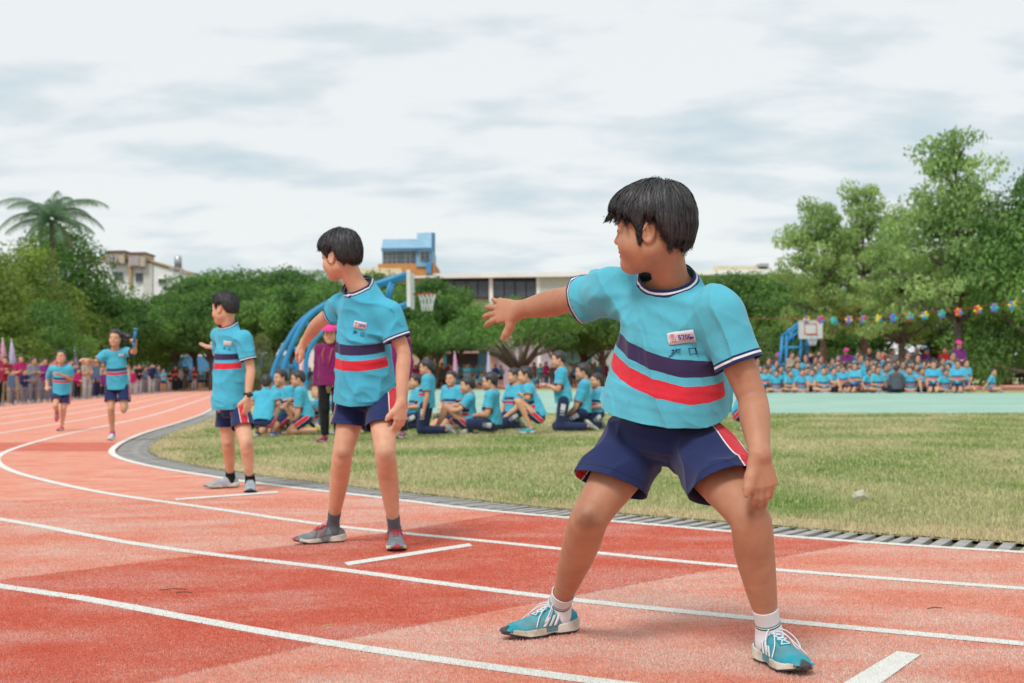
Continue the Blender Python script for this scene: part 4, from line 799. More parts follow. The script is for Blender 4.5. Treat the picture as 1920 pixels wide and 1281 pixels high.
class Person:
    """J holds the joints in metres; everything else hangs on them."""
    def __init__(p, root, J, s=1.0, bulk=1.0, h=.01, fingers=True, skin=SKIN_B, hair='boy', seed=0, detail=True, hands=None, chubby=1.0, lb=None):
        p.lb = lb or bulk
        p.root, p.J, p.s, p.b, p.h, p.fingers, p.skin, p.style, p.seed, p.detail = root, {k: np.asarray(v, float) for k, v in J.items()}, s, bulk, h, fingers, skin, hair, seed, detail
        p.hands = hands or {}; p.chubby = chubby; J = p.J
        p.hipc = (J['hipR'] + J['hipL']) / 2; p.shc = (J['shR'] + J['shL']) / 2
        p.tL, p.tF, p.tU = axes(J['shL'] - J['shR'], J['neck'] - p.hipc)
        p.pL, p.pF, p.pU = axes(J['hipL'] - J['hipR'], nz(nz(J['neck'] - p.hipc) + A(0, 0, .8)))
        F = nz(J['headF']); U = J.get('headU', A(0, 0, 1)); U = nz(U - F * np.dot(U, F)); p.HR = np.array([cross(F, U), F, U])
        p.hc = J['head']
    def lerp(p, t): return p.hipc + (p.J['neck'] - p.hipc) * t
    def fr(p, t): return nz(p.pL * (1 - t) + p.tL * t), nz(p.pF * (1 - t) + p.tF * t)
    def out(p, name, V, F, mat, parent=None, **kw):
        base = np.array(p.root.location); me = mesh_from(name, V - base, F)
        return obj(name, me, mat, parent or p.root, **kw)
    def limb(p, f, rows, s, n):
        r = [np.asarray(q[:3]) for q in rows]; ax = nz(r[-1] - r[0]); u = nz(cross(ax, A(.3, .1, .9) if abs(ax[2]) < .8 else A(1, .2, 0))); v = cross(ax, u)
        f.loft([(c, u, v, q[3] * s, q[3] * s) for c, q in zip(r, rows)], n, .018, .02)
    def skin_sdf(p):
        s, b, J = p.s, p.b, p.J; f = SDF(); nk = J['neck']
        T = lambda t, rx, ry, o=0: (p.lerp(t) + p.fr(t)[1] * o * s, *p.fr(t), rx * s * b, ry * s * b)
        f.loft([T(-.03, .095, .070), T(.07, .116, .086, -.01), T(.35, .100, .078, .005), T(.68, .118, .084), T(.88, .105, .070, -.008), T(.98, .062, .05, -.012)], 12, .03 * s, .02)
        hb = p.hc - p.HR[1] * .030 * s - p.HR[2] * .045 * s
        f.cone(nk - p.tU * .02, hb, .047 * s * (.6 + .4 * b), .047 * s, .035)
        head_sdf(f, p.hc, p.HR, s * J.get('hs', A(1.0)).item() if 'hs' in J else s, p.chubby, p.detail)
        for X in 'RL':
            sh, el, wr, hip, kn, an = (J[k + X] for k in ('sh', 'el', 'wr', 'hip', 'kn', 'an'))
            f.cone(p.lerp(.86), sh, .05 * s, .046 * s * b, .04)
            arm = [(*sh, .0455), (*(sh + (el - sh) * .5), .0425), (*el, .0365), (*(el + (wr - el) * .3), .0385), (*(el + (wr - el) * .7), .0305), (*wr, .0240)]
            p.limb(f, arm, s * b, 12)
            h = p.hands.get(X, {}); D = np.asarray(h.get('D', wr - el), float); Nn = np.asarray(h.get('N', cross(D, p.tL)), float); D = nz(D); Nn = nz(Nn - D * np.dot(D, Nn))
            side = cross(D, Nn) * (-1 if X == 'R' else 1) * h.get('flip', 1)
            if p.fingers: hand_sdf(f, wr, D, Nn, side, s * h.get('hs', 1), h.get('curl', (.25, .3, .25)), h.get('spread', .1), h.get('tdir', (.75, .62, -.2)), h.get('per'), bulk=.6 + .4 * b)
            else:
                f.cone(wr, wr + D * .05 * s, .024 * s, .027 * s, .02)
                for i in range(4): q = wr + D * .06 * s + side * (.02 - .0135 * i) * s; f.cone(q, q + nz(D - Nn * .4) * (.05 - .004 * abs(i - 1.3)) * s, .0095 * s, .008 * s, .004)
                f.cone(wr + D * .02 * s + side * .02 * s, wr + D * .06 * s + side * .04 * s - Nn * .01, .012 * s, .009 * s, .01)
            fl, ff, fu = axes(p.pL, hip - kn)
            lb = p.lb; kf = nz(nz(kn - hip) + nz(kn - an)); ax = nz(an - kn)
            back = -nz(kf - ax * np.dot(kf, ax)) if np.linalg.norm(kf - ax * np.dot(kf, ax)) > .15 else -nz(cross(p.pL, -ax))
            leg = [(*hip, .082), (*(hip + (kn - hip) * .45), .070), (*(hip + (kn - hip) * .85 - back * .004), .0560), (*(kn + (an - kn) * .04 - back * .004 * s), .0530), (*(kn + (an - kn) * .30 + back * .007 * s), .0525), (*(kn + (an - kn) * .62 + back * .004 * s), .0415), (*(kn + (an - kn) * .9), .0285), (*an, .0285)]
            p.limb(f, leg, s * lb, 16); f.ball(kn - back * .026 * s - ax * .012 * s, .0265 * s * lb, .022); f.ball(kn - back * .022 * s + ax * .040 * s, .0210 * s * lb, .025)
            to = nz(J['toe' + X]); up_ = J.get('up' + X, A(0, 0, 1)); f.cone(an - up_ * .03 * s, an + to * .09 * s - up_ * .056 * s, .026 * s, .014 * s, .02)
        return f
    def body(p, name='body', extra=None):
        f = p.skin_sdf(); 
        if extra: extra(f)
        V, F = polygonize(f, p.h); o = p.out(name, V, F, M['skin']); p.bf = f
        q = (V - p.hc) @ p.HR.T; near = (np.abs(q) < .13 * p.s).all(1) & (q[:, 2] > -.1 * p.s)
        col = np.tile(np.array(p.skin), (len(V), 1)); hs = p.s
        if p.detail: col[near] = face_col(q[near], p.skin, hs)
        for X in 'RL':                       # knees and elbows are a little darker
            for j, r in (('kn', .036), ('el', .03)):
                c0 = p.J[j + X]
                if j == 'kn': c0 = c0 + nz(nz(c0 - p.J['hip' + X]) + nz(c0 - p.J['an' + X])) * .050 * p.s
                w_ = np.exp(-(np.linalg.norm(V - c0, axis=1) / (r * p.s)) ** 2)[:, None] * ((.42 if p.h < .005 else .26) if j == 'kn' else .10) * (1 + .5 * vnoise(V * 45)[:, None]); col = col * (1 - w_ * A(.9, 1.0, 1.0))
        if p.fingers and p.h < .006:
            for a, b_ in f.thumb:
                w_ = np.clip(1.3 - np.linalg.norm(V - (a * .1 + b_ * .9) , axis=1) / (.0095 * p.s), 0, 1)[:, None] * 0; col = col * (1 - w_) + A(.75, .5, .42) * w_
        attr_col(o.data, 'col', col); return o
    def hair(p, n=0, fluff=1.0, style=None, rough=1.0, color=None, L=.075, w=.0011, **kw):
        fh = hair_sdf(p.hc, p.HR, p.s, style or p.style, fluff, p.seed, rough, n > 0); V, F = polygonize(fh, min(p.h, .012) if p.h < .02 else p.h)
        if n:
            V2, F2 = strands(fh, p.hc, p.HR, p.s, n, L, w, p.seed + 3, **kw); F = np.concatenate([F, F2 + len(V)]); V = np.concatenate([V, V2])
        return p.out('hair', V, F, M['hair'])
    def sleeve_end(p, X, t): return p.J['sh' + X] + (p.J['el' + X] - p.J['sh' + X]) * t
    def shirt(p, hem=-.16, hemw=(.155, .118), wst=(.150, .110), ch=(.145, .098), slen=.62, sr=.060, srend=.066, disp=None, stripes=(.50, .64), sw=.048, mat=None, color=(1, 1, 1), longsleeve=False, name='shirt', neckd=.0, hemo=0., pts=None, nt_=.0, collar=True, front=-.15, thick=.0025, stilt=0):
        s, J = p.s, p.J; b = .5 + .5 * p.b; f = SDF(); h = p.h
        T = lambda t, rx, ry, o=0: (p.lerp(t) + p.fr(max(0, min(1, t)))[1] * o * s, *p.fr(max(0, min(1, t))), rx * s * b, ry * s * b)
        st = pts(T) if pts else [T(hem - .04, hemw[0], hemw[1], hemo), T(hem + (.42 - hem) * .4, (hemw[0] + wst[0]) / 2, (hemw[1] + wst[1]) / 2, hemo * .8), T(.42, *wst, .006), T(.66, *ch, .004), T(.84, ch[0] * .90, ch[1] * .84, -.005), T(.95, .094, .074, -.008), T(1.02, .070, .066, -.008)]
        f.loft(st, 14, .03 * s, .03)
        f.cone(J['neck'] - p.tU * .03, J['neck'] + (p.hc - J['neck']) * .35, .067 * s, .064 * s, .03)
        so_i = {}
        for X in 'RL':
            i0 = len(f.ops) + 1
            sh, el, wr = J['sh' + X], J['el' + X], J['wr' + X]; droop = A(0, 0, -.006) * s
            f.cone(p.lerp(.87), sh, .060 * s * b, .054 * s * b, .05)
            if longsleeve: f.cone(sh, el, .054 * s * b, .047 * s * b, .04); f.cone(el, wr, .047 * s * b, .036 * s * b, .03)
            else:
                sl_ = slen[X] if isinstance(slen, dict) else slen; e = p.sleeve_end(X, sl_ + .08); md_ = sh * .6 + e * .4 + droop * .5; f.cone(sh, md_, sr * s * b, (sr * .6 + srend * .4) * s * b, .045); f.cone(md_, e + droop, (sr * .6 + srend * .4) * s * b, srend * s * b, .010)
            so_i[X] = slice(i0, len(f.ops))
        body_only = SDF(); body_only.ops = [f.ops[0]]
        nfd = p.tF; NN = nz(p.tU + nfd * .42); npnt = J['neck'] + p.tU * (.012 + nt_) * s + nfd * neckd * s; hp = p.lerp(hem); U = nz(J['neck'] - p.hipc)
        nax = nz(p.hc - J['neck'] + p.tU * .1); ends = []; so_ = {}
        for X in 'RL':
            q_ = SDF(); q_.ops = f.ops[so_i[X]][:]; so_[X] = q_
            sh, el, wr = J['sh' + X], J['el' + X], J['wr' + X]
            if longsleeve: ends.append((wr - nz(wr - el) * .01, nz(wr - el), el, X))
            else: ends.append((sh + (el - sh) * (slen[X] if isinstance(slen, dict) else slen), nz(el - sh), sh, X))
        def parts(P):
            ch_ = (P - hp) @ U; cn = -((P - npnt) @ NN); dn = np.linalg.norm(np.cross(P - J['neck'], nax), axis=1); cn = np.where((dn > .100 * s) | (np.linalg.norm(P - npnt, axis=1) > .2 * s), 1., cn)
            cs = np.full(len(P), 1.)
            db = body_only(P)
            for e, ax, o_, X in ends:
                v = (P - e); l = v @ ax; rad = np.linalg.norm(v - l[:, None] * ax, axis=1)
                near = (so_[X](P) < db) & (l > -.09 * s) & (l < .2 * s) & (rad < .11 * s)
                cs = np.where(near, np.minimum(cs, -l), cs)
                ch_ = np.where((so_[X](P) < db) & (rad < .11 * s) & (l > -.25 * s) & (l < .1 * s), 1, ch_)
            return ch_, cn, cs
        def keep(P): a, b_, c = parts(P); return np.minimum(np.minimum(a, b_), c)
        if disp: f.disp = lambda P: disp(P) * np.clip((np.linalg.norm(P - npnt, axis=1) - .07 * s) / .05, 0.05, 1)
        elif h < .012:
            def dd(P):
                q = P @ np.array([p.tL, p.tF, p.tU]).T / s
                m1 = np.stack([q[:, 0] * 15 + q[:, 2] * 7, q[:, 1] * 15, q[:, 2] * 4.5], 1) + p.seed; m2 = np.stack([q[:, 0] * 7 - q[:, 2] * 3, q[:, 1] * 7, q[:, 2] * 15 + q[:, 0] * 5], 1) + 5 + p.seed
                am = 1.45 if h < .0075 else 1.0
                return -(crease(m1) * .0075 + crease(m2) * .0060) * s * am + .001
            f.disp = dd
        V, F = polygonize(f, h); V, F = cut(V, F, keep, f)
        o = p.out(name, V, F, mat or M['shirt'], color=color)
        ca, cn, cs = parts(V); gn = f.grad(V, .007); cn = cn / np.clip(np.sqrt(np.maximum(0, 1 - (gn @ NN) ** 2)), .35, 1)
        u = ((V - p.hipc) @ p.tU) / np.linalg.norm(J['neck'] - p.hipc)
        u = u + stilt * ((V - p.hipc) @ p.tL) / np.linalg.norm(J['neck'] - p.hipc)
        ustr = (u - stripes[0]) / (sw / np.linalg.norm(J['neck'] - p.hipc) * s) + .5
        rad = (V - p.lerp(.5)) @ p.tF; fr = np.where(body_only(V) < .030 * s, rad / (.1 * s) - front, -1)
        attr_vec(o.data, 'sc', np.stack([ustr, np.minimum(cn, cs) if collar else np.ones(len(V)), fr], 1))
        p.sf = f; md = o.modifiers.new('thickness', 'SOLIDIFY'); md.thickness = max(thick, h * .3); md.offset = -1
        return o
    def shorts(p, tend=.60, r0=.098, r1=.092, top=.20, wrx=.128, wry=.10, disp=None, mat=None, name='shorts', color=(1, 1, 1), full=False, kk=.02, drop=.0, ankle=.05, hemv=.0, fold=1.0):
        s, J = p.s, p.J; b = .5 + .5 * p.b; f = SDF(); fr = p.fr(0)
        f.loft([(p.lerp(-.05), *fr, .100 * s * b, .085 * s * b), (p.lerp(.05), *fr, wrx * s * b, wry * s * b), (p.lerp(.20), *fr, (wrx - .022) * s * b, (wry - .022) * s * b), (p.lerp(.32), *fr, .105 * s * b, .08 * s * b)], 7, .03 * s, .03)
        legs = []
        for X in 'RL':
            hip, kn, an = J['hip' + X], J['kn' + X], J['an' + X]; sgn = -1 if X == 'R' else 1
            hp = hip + p.pL * sgn * .012 * s
            if full:
                f.cone(hp, kn, r0 * .92 * s * b, .066 * s * b, kk); f.cone(kn, an, .066 * s * b, ankle * s * b, .03)
            else:
                e = hip + (kn - hip) * (tend + .08) + A(0, 0, -drop) * s; f.cone(hp, e, r0 * .84 * s * b, r1 * s * b, kk)
            legs.append((hip, kn, an, X))
        wp = p.lerp(top); U = nz(J['neck'] - p.hipc)
        def leg_t(P):
            ds = []
            for hip, kn, an, X in legs:
                v = P - hip; a = kn - hip; L = np.linalg.norm(a); t = v @ a / L / L; av = nz(nz(a) + A(0, 0, -1) * hemv); te = (v - a * tend) @ av / L + tend; ds.append((np.linalg.norm(v - np.clip(t, 0, 1.2)[:, None] * a, axis=1), te, L))
            sel = ds[0][0] < ds[1][0]; return np.where(sel, ds[0][1], ds[1][1]), np.where(sel, ds[0][2], ds[1][2]), sel
        def keep(P):
            if full:
                k1 = np.full(len(P), 1.)
                for hip, kn, an, X in legs:
                    ax = nz(an - kn); l = (P - an) @ ax + .01 * s; rr = np.linalg.norm(P - an, axis=1); k1 = np.where(rr < .12 * s, np.minimum(k1, -l), k1)
                c = k1
            else: t, L, _ = leg_t(P); c = (tend - t) * L
            return np.minimum(c, -((P - wp) @ U))
        if disp: f.disp = disp
        elif p.h < .012:
            def dd(P):
                q = P @ np.array([p.pL, p.pF, p.pU]).T / s
                return -fold * (crease(q * A(13, 13, 5) + 9 + p.seed) * .006 + crease(np.stack([q[:, 0] * 8 + q[:, 2] * 4, q[:, 1] * 8, q[:, 2] * 13], 1) + 3 + p.seed) * .005) * s
            f.disp = dd
        V, F = polygonize(f, p.h); V, F = cut(V, F, keep, f)
        o = p.out(name, V, F, mat or M['shorts'], color=color); t, L, sel = leg_t(V)
        x = np.zeros(len(V))
        for i, (hip, kn, an, X) in enumerate(legs):
            a = nz(kn - hip); lat = p.pL * (-1 if X == 'R' else 1) + p.pF * p.J.get('stripeF', A(0.)).item(); lat = nz(lat - a * np.dot(lat, a)); fw = cross(a, lat)
            v = V - hip; w_ = V - p.hipc
            ang = np.arctan2(v @ fw, v @ lat); xx = np.abs(ang) * .09 * s; x = np.where(sel == (i == 0), xx, x)
        if full:
            x2 = []; 
            tt = np.zeros(len(V)); 
            for i, (hip, kn, an, X) in enumerate(legs):
                a = nz(an - kn); dk = np.linalg.norm(V - (kn + np.clip((V - kn) @ (an - kn) / ((an - kn) @ (an - kn)), 0, 1)[:, None] * (an - kn)), axis=1); x2.append(dk)
            dth = [np.linalg.norm(V - (h_ + np.clip((V - h_) @ (k_ - h_) / ((k_ - h_) @ (k_ - h_)), 0, 1)[:, None] * (k_ - h_)), axis=1) for h_, k_, a_, X in legs]
            ff = np.where(sel, t, t); attr_vec(o.data, 'sc', np.stack([x, ff * 0 + 1, ff], 1))
        else: attr_vec(o.data, 'sc', np.stack([x, (tend - t) * L, t], 1))
        md = o.modifiers.new('thickness', 'SOLIDIFY'); md.thickness = max(.0025, p.h * .3); md.offset = -1; return o
    def sock(p, X, top=.075, color=(.8, .8, .82), stripe=False, r=.033, name='sock'):
        s, J = p.s, p.J; kn, an = J['kn' + X], J['an' + X]; ax = nz(kn - an); f = SDF(); to = nz(J['toe' + X]); up = J.get('up' + X, A(0, 0, 1))
        b = .7 + .3 * p.b
        f.cone(an, an + ax * .11 * s, (r - .001) * s * b, (r + .004) * s * b, .01); f.cone(an - up * .03 * s, an, .034 * s, (r - .001) * s * b, .02); f.cone(an - up * .03 * s, an + to * .05 * s - up * .05 * s, .031 * s, .020 * s, .02)
        keep = lambda P: top * s - (P - an) @ ax
        V, F = polygonize(f, min(p.h, .008)); V, F = cut(V, F, keep, f); o = p.out(name, V, F, M['sock'])
        o.color = (*color, .5 if stripe else 1); lat = nz(cross(ax, to)); v = V - an
        attr_vec(o.data, 'sc', np.stack([np.arctan2(v @ to, v @ lat), keep(V), v[:, 2] * 0], 1)); md = o.modifiers.new('thickness', 'SOLIDIFY'); md.thickness = .003; md.offset = -1; return o
    def shoe(p, X, color=(.02, .33, .42), sole=(.06, .06, .065), lace=(.75, .76, .8), stripes=0, L=.235, detail=None, heelz=None, toecap=None, laceloops=True, swoosh=False):
        s, J = p.s, p.J; an = J['an' + X]; to = nz(J['toe' + X]); up = nz(J.get('up' + X, A(0, 0, 1))); up = nz(up - to * np.dot(up, to)); lf = cross(up, to)
        B = np.array([to, lf, up]); k = s * L / .25; org = an - to * .060 * k - up * .078 * s; h = p.h / k if p.h < .008 else p.h
        h = min(h, .009)
        st = [(.010, .020, .050), (.028, .030, .072), (.065, .033, .084), (.105, .037, .070), (.150, .043, .053), (.192, .044, .042), (.225, .035, .036), (.246, .020, .026)]
        f = SDF(); Y, Z = A(0, 1, 0), A(0, 0, 1)
        f.loft([(A(x, 0, .018), Y, Z, w_, hh - .012) for x, w_, hh in st], 12, .012, .01, sq=2.2)
        f.disp = lambda P: vnoise(P * 45) * .0012
        sgn = 1
        keep = lambda P: np.minimum(P[:, 2] - .012 - np.interp(P[:, 0], [.17, .25], [0, .013]), np.maximum(.062 + np.abs(P[:, 0] - .05) * .16 - P[:, 2], P[:, 0] - .088))
        V, F = polygonize(f, h); V, F = cut(V, F, keep, f)
        w2 = lambda V: org + (V * k) @ B
        u = p.out('shoe', w2(V), F, M['shoe'], color=color); md = u.modifiers.new('thickness', 'SOLIDIFY'); md.thickness = .004; md.offset = -1
        g = SDF(); xs = np.array([q[0] for q in st]); ws = np.array([q[1] for q in st]); xs[0] = -.002; ws[0] = .016; xs[-1] = .256; ws[-1] = .012
        xs = np.concatenate([[-.010], xs, [.264]]); ws = np.concatenate([[0], ws, [0]])
        def slab(P):
            wv = np.interp(P[:, 0], xs, ws) + .0035 - .007 * np.exp(-((P[:, 0] - .11) / .03) ** 2); tp = np.interp(P[:, 0], [0, .1, .2, .25], [.040, .028, .024, .030]); bt = np.interp(P[:, 0], [-.01, .01, .08, .1, .13, .19, .26], [.008, 0, 0, .003, 0, 0, .014])
            d = np.maximum(np.maximum(np.abs(P[:, 1]) - wv, np.maximum(P[:, 2] - tp, bt - P[:, 2])), np.maximum(-.008 - P[:, 0], P[:, 0] - .262)); return d * .75
        g.add(slab, A(-.02, -.06, -.01), A(.27, .06, .05), .005)
        V, F = polygonize(g, h); o = p.out('sole', w2(V), F, M['sole'], u, color=toecap or sole)
        bt = np.interp(V[:, 0], [-.01, .01, .08, .1, .13, .19, .26], [.008, 0, 0, .003, 0, 0, .014])
        attr_vec(o.data, 'sc', np.stack([V[:, 0], V[:, 2] - bt, np.where((V[:, 0] > .238 - np.abs(V[:, 1]) * .0) & (np.abs(V[:, 1]) < .022), 1, -1)], 1))
        if detail is None: detail = p.h < .0065
        if detail:
            def strip(pa, pb, wid, name, mt, col, off=.0016, n=8, thick=.0016):
                pa, pb = A(*pa), A(*pb); t = np.linspace(0, 1, n + 1)[:, None]; mid = pa + (pb - pa) * t; sd = A(wid / 2, 0, 0) * np.ones((n + 1, 1))
                P = np.concatenate([mid - sd, mid + sd]); P = f.snap(P, off, 4); Fq = [(i, i + 1, n + 2 + i, n + 1 + i) for i in range(n)]
                oo = p.out(name, w2(P), np.array(Fq), mt, u, color=col); m_ = oo.modifiers.new('t', 'SOLIDIFY'); m_.thickness = thick; m_.offset = 0
            for i in range(stripes):
                for sd in (-1, 1): strip((.098 + i * .020, sd * .05, .030), (.110 + i * .020 - .034, sd * .034, .066 - i * .006), .0110, 'side_stripe', M['cloth'], (.7, .72, .74))
            if swoosh:
                for sd in (-1, 1): strip((.06, sd * .05, .044), (.14, sd * .05, .034), .012, 'side_stripe', M['cloth'], (.10, .11, .13))
            if toecap:                       # rubber toe guard
                P = []; 
                for a_ in range(5):
                    for b_ in range(7): P.append((.266 - a_ * .0065, (b_ - 3) * .0070 * (1 - a_ * .2), .020 + a_ * .0045))
                P = f.snap(np.array(P), .0018, 4); Fq = [(a_ * 7 + b_, a_ * 7 + b_ + 1, a_ * 7 + b_ + 8, a_ * 7 + b_ + 7) for a_ in range(4) for b_ in range(6)]
                oo = p.out('toe_guard', w2(P), np.array(Fq), M['cloth'], u, color=toecap); m_ = oo.modifiers.new('t', 'SOLIDIFY'); m_.thickness = .003; m_.offset = 0
            P = [(.070 + .016 * a_, (b_ - 2) * .009 * (1 - a_ * .05), .100 - a_ * .009) for a_ in range(-2, 6) for b_ in range(5)]    # tongue
            Pn = f.snap(np.array(P), .0015, 4); Pn[:10, 2] = .080 + (np.arange(10) < 5) * .012; Pn[:10, 0] = np.where(np.arange(10) < 5, .066, .074); Pn[:10, 1] = [(b_ - 2) * .010 for b_ in range(5)] * 2
            oo = p.out('tongue', w2(Pn), np.array([(a_ * 5 + b_, a_ * 5 + b_ + 1, a_ * 5 + b_ + 6, a_ * 5 + b_ + 5) for a_ in range(7) for b_ in range(4)]), M['cloth'], u, color=tuple(c * .9 for c in color)); m_ = oo.modifiers.new('t', 'SOLIDIFY'); m_.thickness = .003; m_.offset = 0
            mb = MB()
            def lc(pts, r=.0016, lift=.003, sn=True):
                pts = catmull(pts, 14); pts = f.snap(pts, lift, 3) if sn else pts; mb.tube(list(w2(pts)), r * k, 6)
            for i in range(5):
                x = .088 + i * .0165; z = .09
                lc([(x, -.017, z), (x + .004, 0, z), (x, .017, z)]); 
                if i < 4: lc([(x, -.017, z), (x + .009, 0, z + .0), (x + .0165, .017, z)], lift=.005); lc([(x, .017, z), (x + .009, 0, z), (x + .0165, -.017, z)], lift=.004)
            if laceloops:
                kx, kz = .088, .081
                for sd in (-1, 1):
                    lc([(kx, 0, kz), (kx + .008, sd * .020, kz + .010), (kx + .035, sd * .045, kz - .012), (kx + .055, sd * .050, kz - .038), (kx + .04, sd * .044, kz - .036), (kx + .015, sd * .030, kz - .008), (kx, 0, kz)], sn=False)
                    lc([(kx, 0, kz), (kx + .022, sd * .012, kz + .004), (kx + .06, sd * .030, kz - .02), (kx + .085, sd * (.052 - .0), kz - .048)], sn=False)
                mb.tube([w2(A(kx - .004, -.004, kz)), w2(A(kx + .004, .004, kz + .003))], .0055 * k, 8)
            lo = mb.build('lace', M['lace'], None, True); lo.data.transform(Matrix.Translation(-Vector(p.root.location))); lo.parent = u; lo.color = (*lace, 1)
        return u

# ------------------------------------------------------------------ basketball stands, pinwheels, flags
M_BLUE = simple('blue_paint', (.03, .25, .50), .45, .45, .15, 3); M_BOARD = simple('white_board', (.62, .62, .58), .6, .3, .08, 2); M_REDP = simple('red_paint', (.5, .05, .03), .5, .4); M_NET = simple('white_cord', (.7, .7, .7), .9, .1)
def ptube(root, name, pts, r, mat=M_BLUE, n=8, parent=None):
    mb = MB(); mb.tube([np.asarray(q, float) - A(*root.location) for q in pts], r, n); return mb.build(name, mat, parent or root, True)
def cm(px, d, n=18): return catmull([at(x, y, d) for x, y in px], n)
D = 36.0; h1 = thing('basketball_stand', 'blue curved-tube basketball stand with a side-on board, behind the second boy', 'basketball stand', at(600, 761, D) * A(1, 1, 0))
for dy in (-.4, .4):
    o_ = A(0, dy, 0); sft = A(-.45 * (dy > 0), 0, 0)
    ptube(h1, 'curved_arm', [p + o_ + sft * (1 - i / 18) for i, p in enumerate(cm([(530, 758), (537, 690), (556, 640), (582, 596), (625, 566), (700, 537), (768, 515)], D))], .066)
    ptube(h1, 'inner_arch', [p + o_ + sft * (1 - i / 18) for i, p in enumerate(cm([(577, 758), (578, 678), (590, 645), (612, 622), (660, 603), (720, 586), (771, 569)], D))], .058)
    ptube(h1, 'brace', [at(726, 562, D) + o_, at(735, 530, D) + o_], .05); ptube(h1, 'brace', [at(566, 650, D) + o_ + sft * .5, at(577, 672, D) + o_ + sft * .5], .05)
    ptube(h1, 'base_rail', [at(522, 757, D) + o_, at(660, 757, D) + o_], .06)
for q in ((545, 687), (575, 608), (611, 618), (640, 560), (530, 757), (655, 757)): ptube(h1, 'cross_bar', [at(*q, D) + A(0, -.4, 0), at(*q, D) + A(0, .4, 0)], .045)
c = at(770, 544, D); mb = MB(); mb.box(c - A(*h1.location), (.07, 1.5, .86)); bd = mb.build('backboard', M_BOARD, h1)
for sy in (-1, 1): mb = MB(); mb.box(c - A(*h1.location) + A(0, sy * .76, 0), (.09, .05, .92)); mb.build('edge_trim', M_BLUE, h1, parent) if False else mb.build('edge_trim', M_BOARD, bd)
def hoop(root, c, ax, r=.225, zz=0):       # rim and net
    ax = nz(ax); rc = c + ax * (r + .12); mb = MB(); ring = [rc + r * (math.cos(a) * A(1, 0, 0) + math.sin(a) * A(0, 1, 0)) - A(*root.location) for a in np.linspace(0, 2 * math.pi, 21)]
    mb.tube(ring, .012, 6); mb.tube([c - A(*root.location), c + ax * .13 - A(*root.location)], .03, 6); rim = mb.build('rim', M_REDP, root, True); nb = MB()
    for k in range(12):
        for s_ in (-1, 1):
            nb.tube([rc - A(*root.location) + A(math.cos(a0) * q, math.sin(a0) * q, -z) for a0, q, z in [((k + s_ * t * 1.1) * math.pi / 6, r * (1 - .42 * t ** .8), .42 * t) for t in (0, .25, .5, .75, 1)]], .007, 4)
    nb.build('net', M_NET, root)
hoop(h1, at(775, 552, D), A(1, 0, 0))
D = 57.0; h2 = thing('basketball_stand', 'far basketball stand with blue truss frame and white board facing us', 'basketball stand', at(1490, 733, D) * A(1, 1, 0))
bc = at(1519.5, 618, D); bw, bh = 43 / FPX * D, 33 / FPX * D; loc = A(*h2.location)
mb = MB(); mb.box(bc - loc, (bw, .05, bh)); bd = mb.build('backboard', M_BOARD, h2)
mb = MB()
for (x, z, w_, hh) in ((0, .10 + .20, .48, .03), (0, .10 - .20, .48, .03), (-.24, .10, .03, .43), (.24, .10, .03, .43)): mb.box(bc - loc + A(x, -.032, z - .08), (w_, .012, hh))
mb.build('target_square', M_REDP, bd)
mb = MB()
for (x, z, w_, hh) in ((0, bh / 2, bw + .05, .04), (0, -bh / 2, bw + .05, .04), (-bw / 2, 0, .04, bh), (bw / 2, 0, .04, bh)): mb.box(bc - loc + A(x, -.01, z), (w_, .07, hh))
mb.build('edge_trim', M_BOARD, bd); hoop(h2, bc + A(0, -.03, -bh / 2 + .12), A(0, -1, 0))
P_ = lambda x, y, dd=0: at(x, y, D + dd)
for dd in (.6, 1.7):
    for seg in (((1461, 706), (1467, 630)), ((1467, 630), (1498, 606)), ((1474, 706), (1475, 628)), ((1475, 628), (1500, 612)), ((1467, 652), (1514, 652)), ((1498, 706), (1503, 634)), ((1513, 706), (1514, 634)), ((1475, 640), (1498, 622)), ((1480, 622), (1490, 641)), ((1488, 617), (1474, 652)), ((1514, 648), (1534, 634)), ((1460, 684), (1514, 684))):
        ptube(h2, 'truss_bar', [P_(*seg[0], dd), P_(*seg[1], dd)], .07, n=6)
for q in ((1467, 630), (1475, 640), (1514, 652), (1461, 684), (1498, 612)): ptube(h2, 'cross_bar', [P_(*q, .6 if q[1] != 612 else .05), P_(*q, 1.7)], .05, n=6)
# pinwheel garland
PC = dict(y=(.75, .48, .02), r=(.70, .05, .03), b=(.03, .22, .62), g=(.03, .42, .20), p=(.26, .12, .55), c=(.03, .42, .55), o=(.75, .22, .02))
GW = [(415, 148, 'yp', 'yellow and purple pinwheel balloon at the left corner of the far backboard'), (513, 147, 'rp', 'red and purple pinwheel balloon at the right corner of the far backboard'), (605, 152, 'gc', 'green and cyan pinwheel balloon, first one right of the backboard'), (708, 147, 'yp', 'yellow and purple pinwheel balloon between the backboard and the first thin trunk'), (808, 145, 'rb', 'red and blue pinwheel balloon in front of the thin trunk'), (912, 140, 'yg', 'yellow and green pinwheel balloon right of the thin trunk'), (1017, 135, 'bp', 'blue and purple pinwheel balloon left of the second trunk'), (1128, 125, 'gr', 'green and red pinwheel balloon in front of the second trunk'), (1233, 117, 'yb', 'yellow and blue pinwheel balloon right of the second trunk'), (1350, 107, 'gp', 'green and purple pinwheel balloon among the bare lower limbs'), (1468, 95, 'or', 'orange and red pinwheel balloon just left of the tallest trunk'), (1601, 78, 'yr', 'yellow and red pinwheel balloon just right of the tallest trunk'), (1717, 63, 'gp', 'green and purple pinwheel balloon, last but one on the right'), (1840, 47, 'yb', 'yellow and blue pinwheel balloon nearest the right picture edge')]
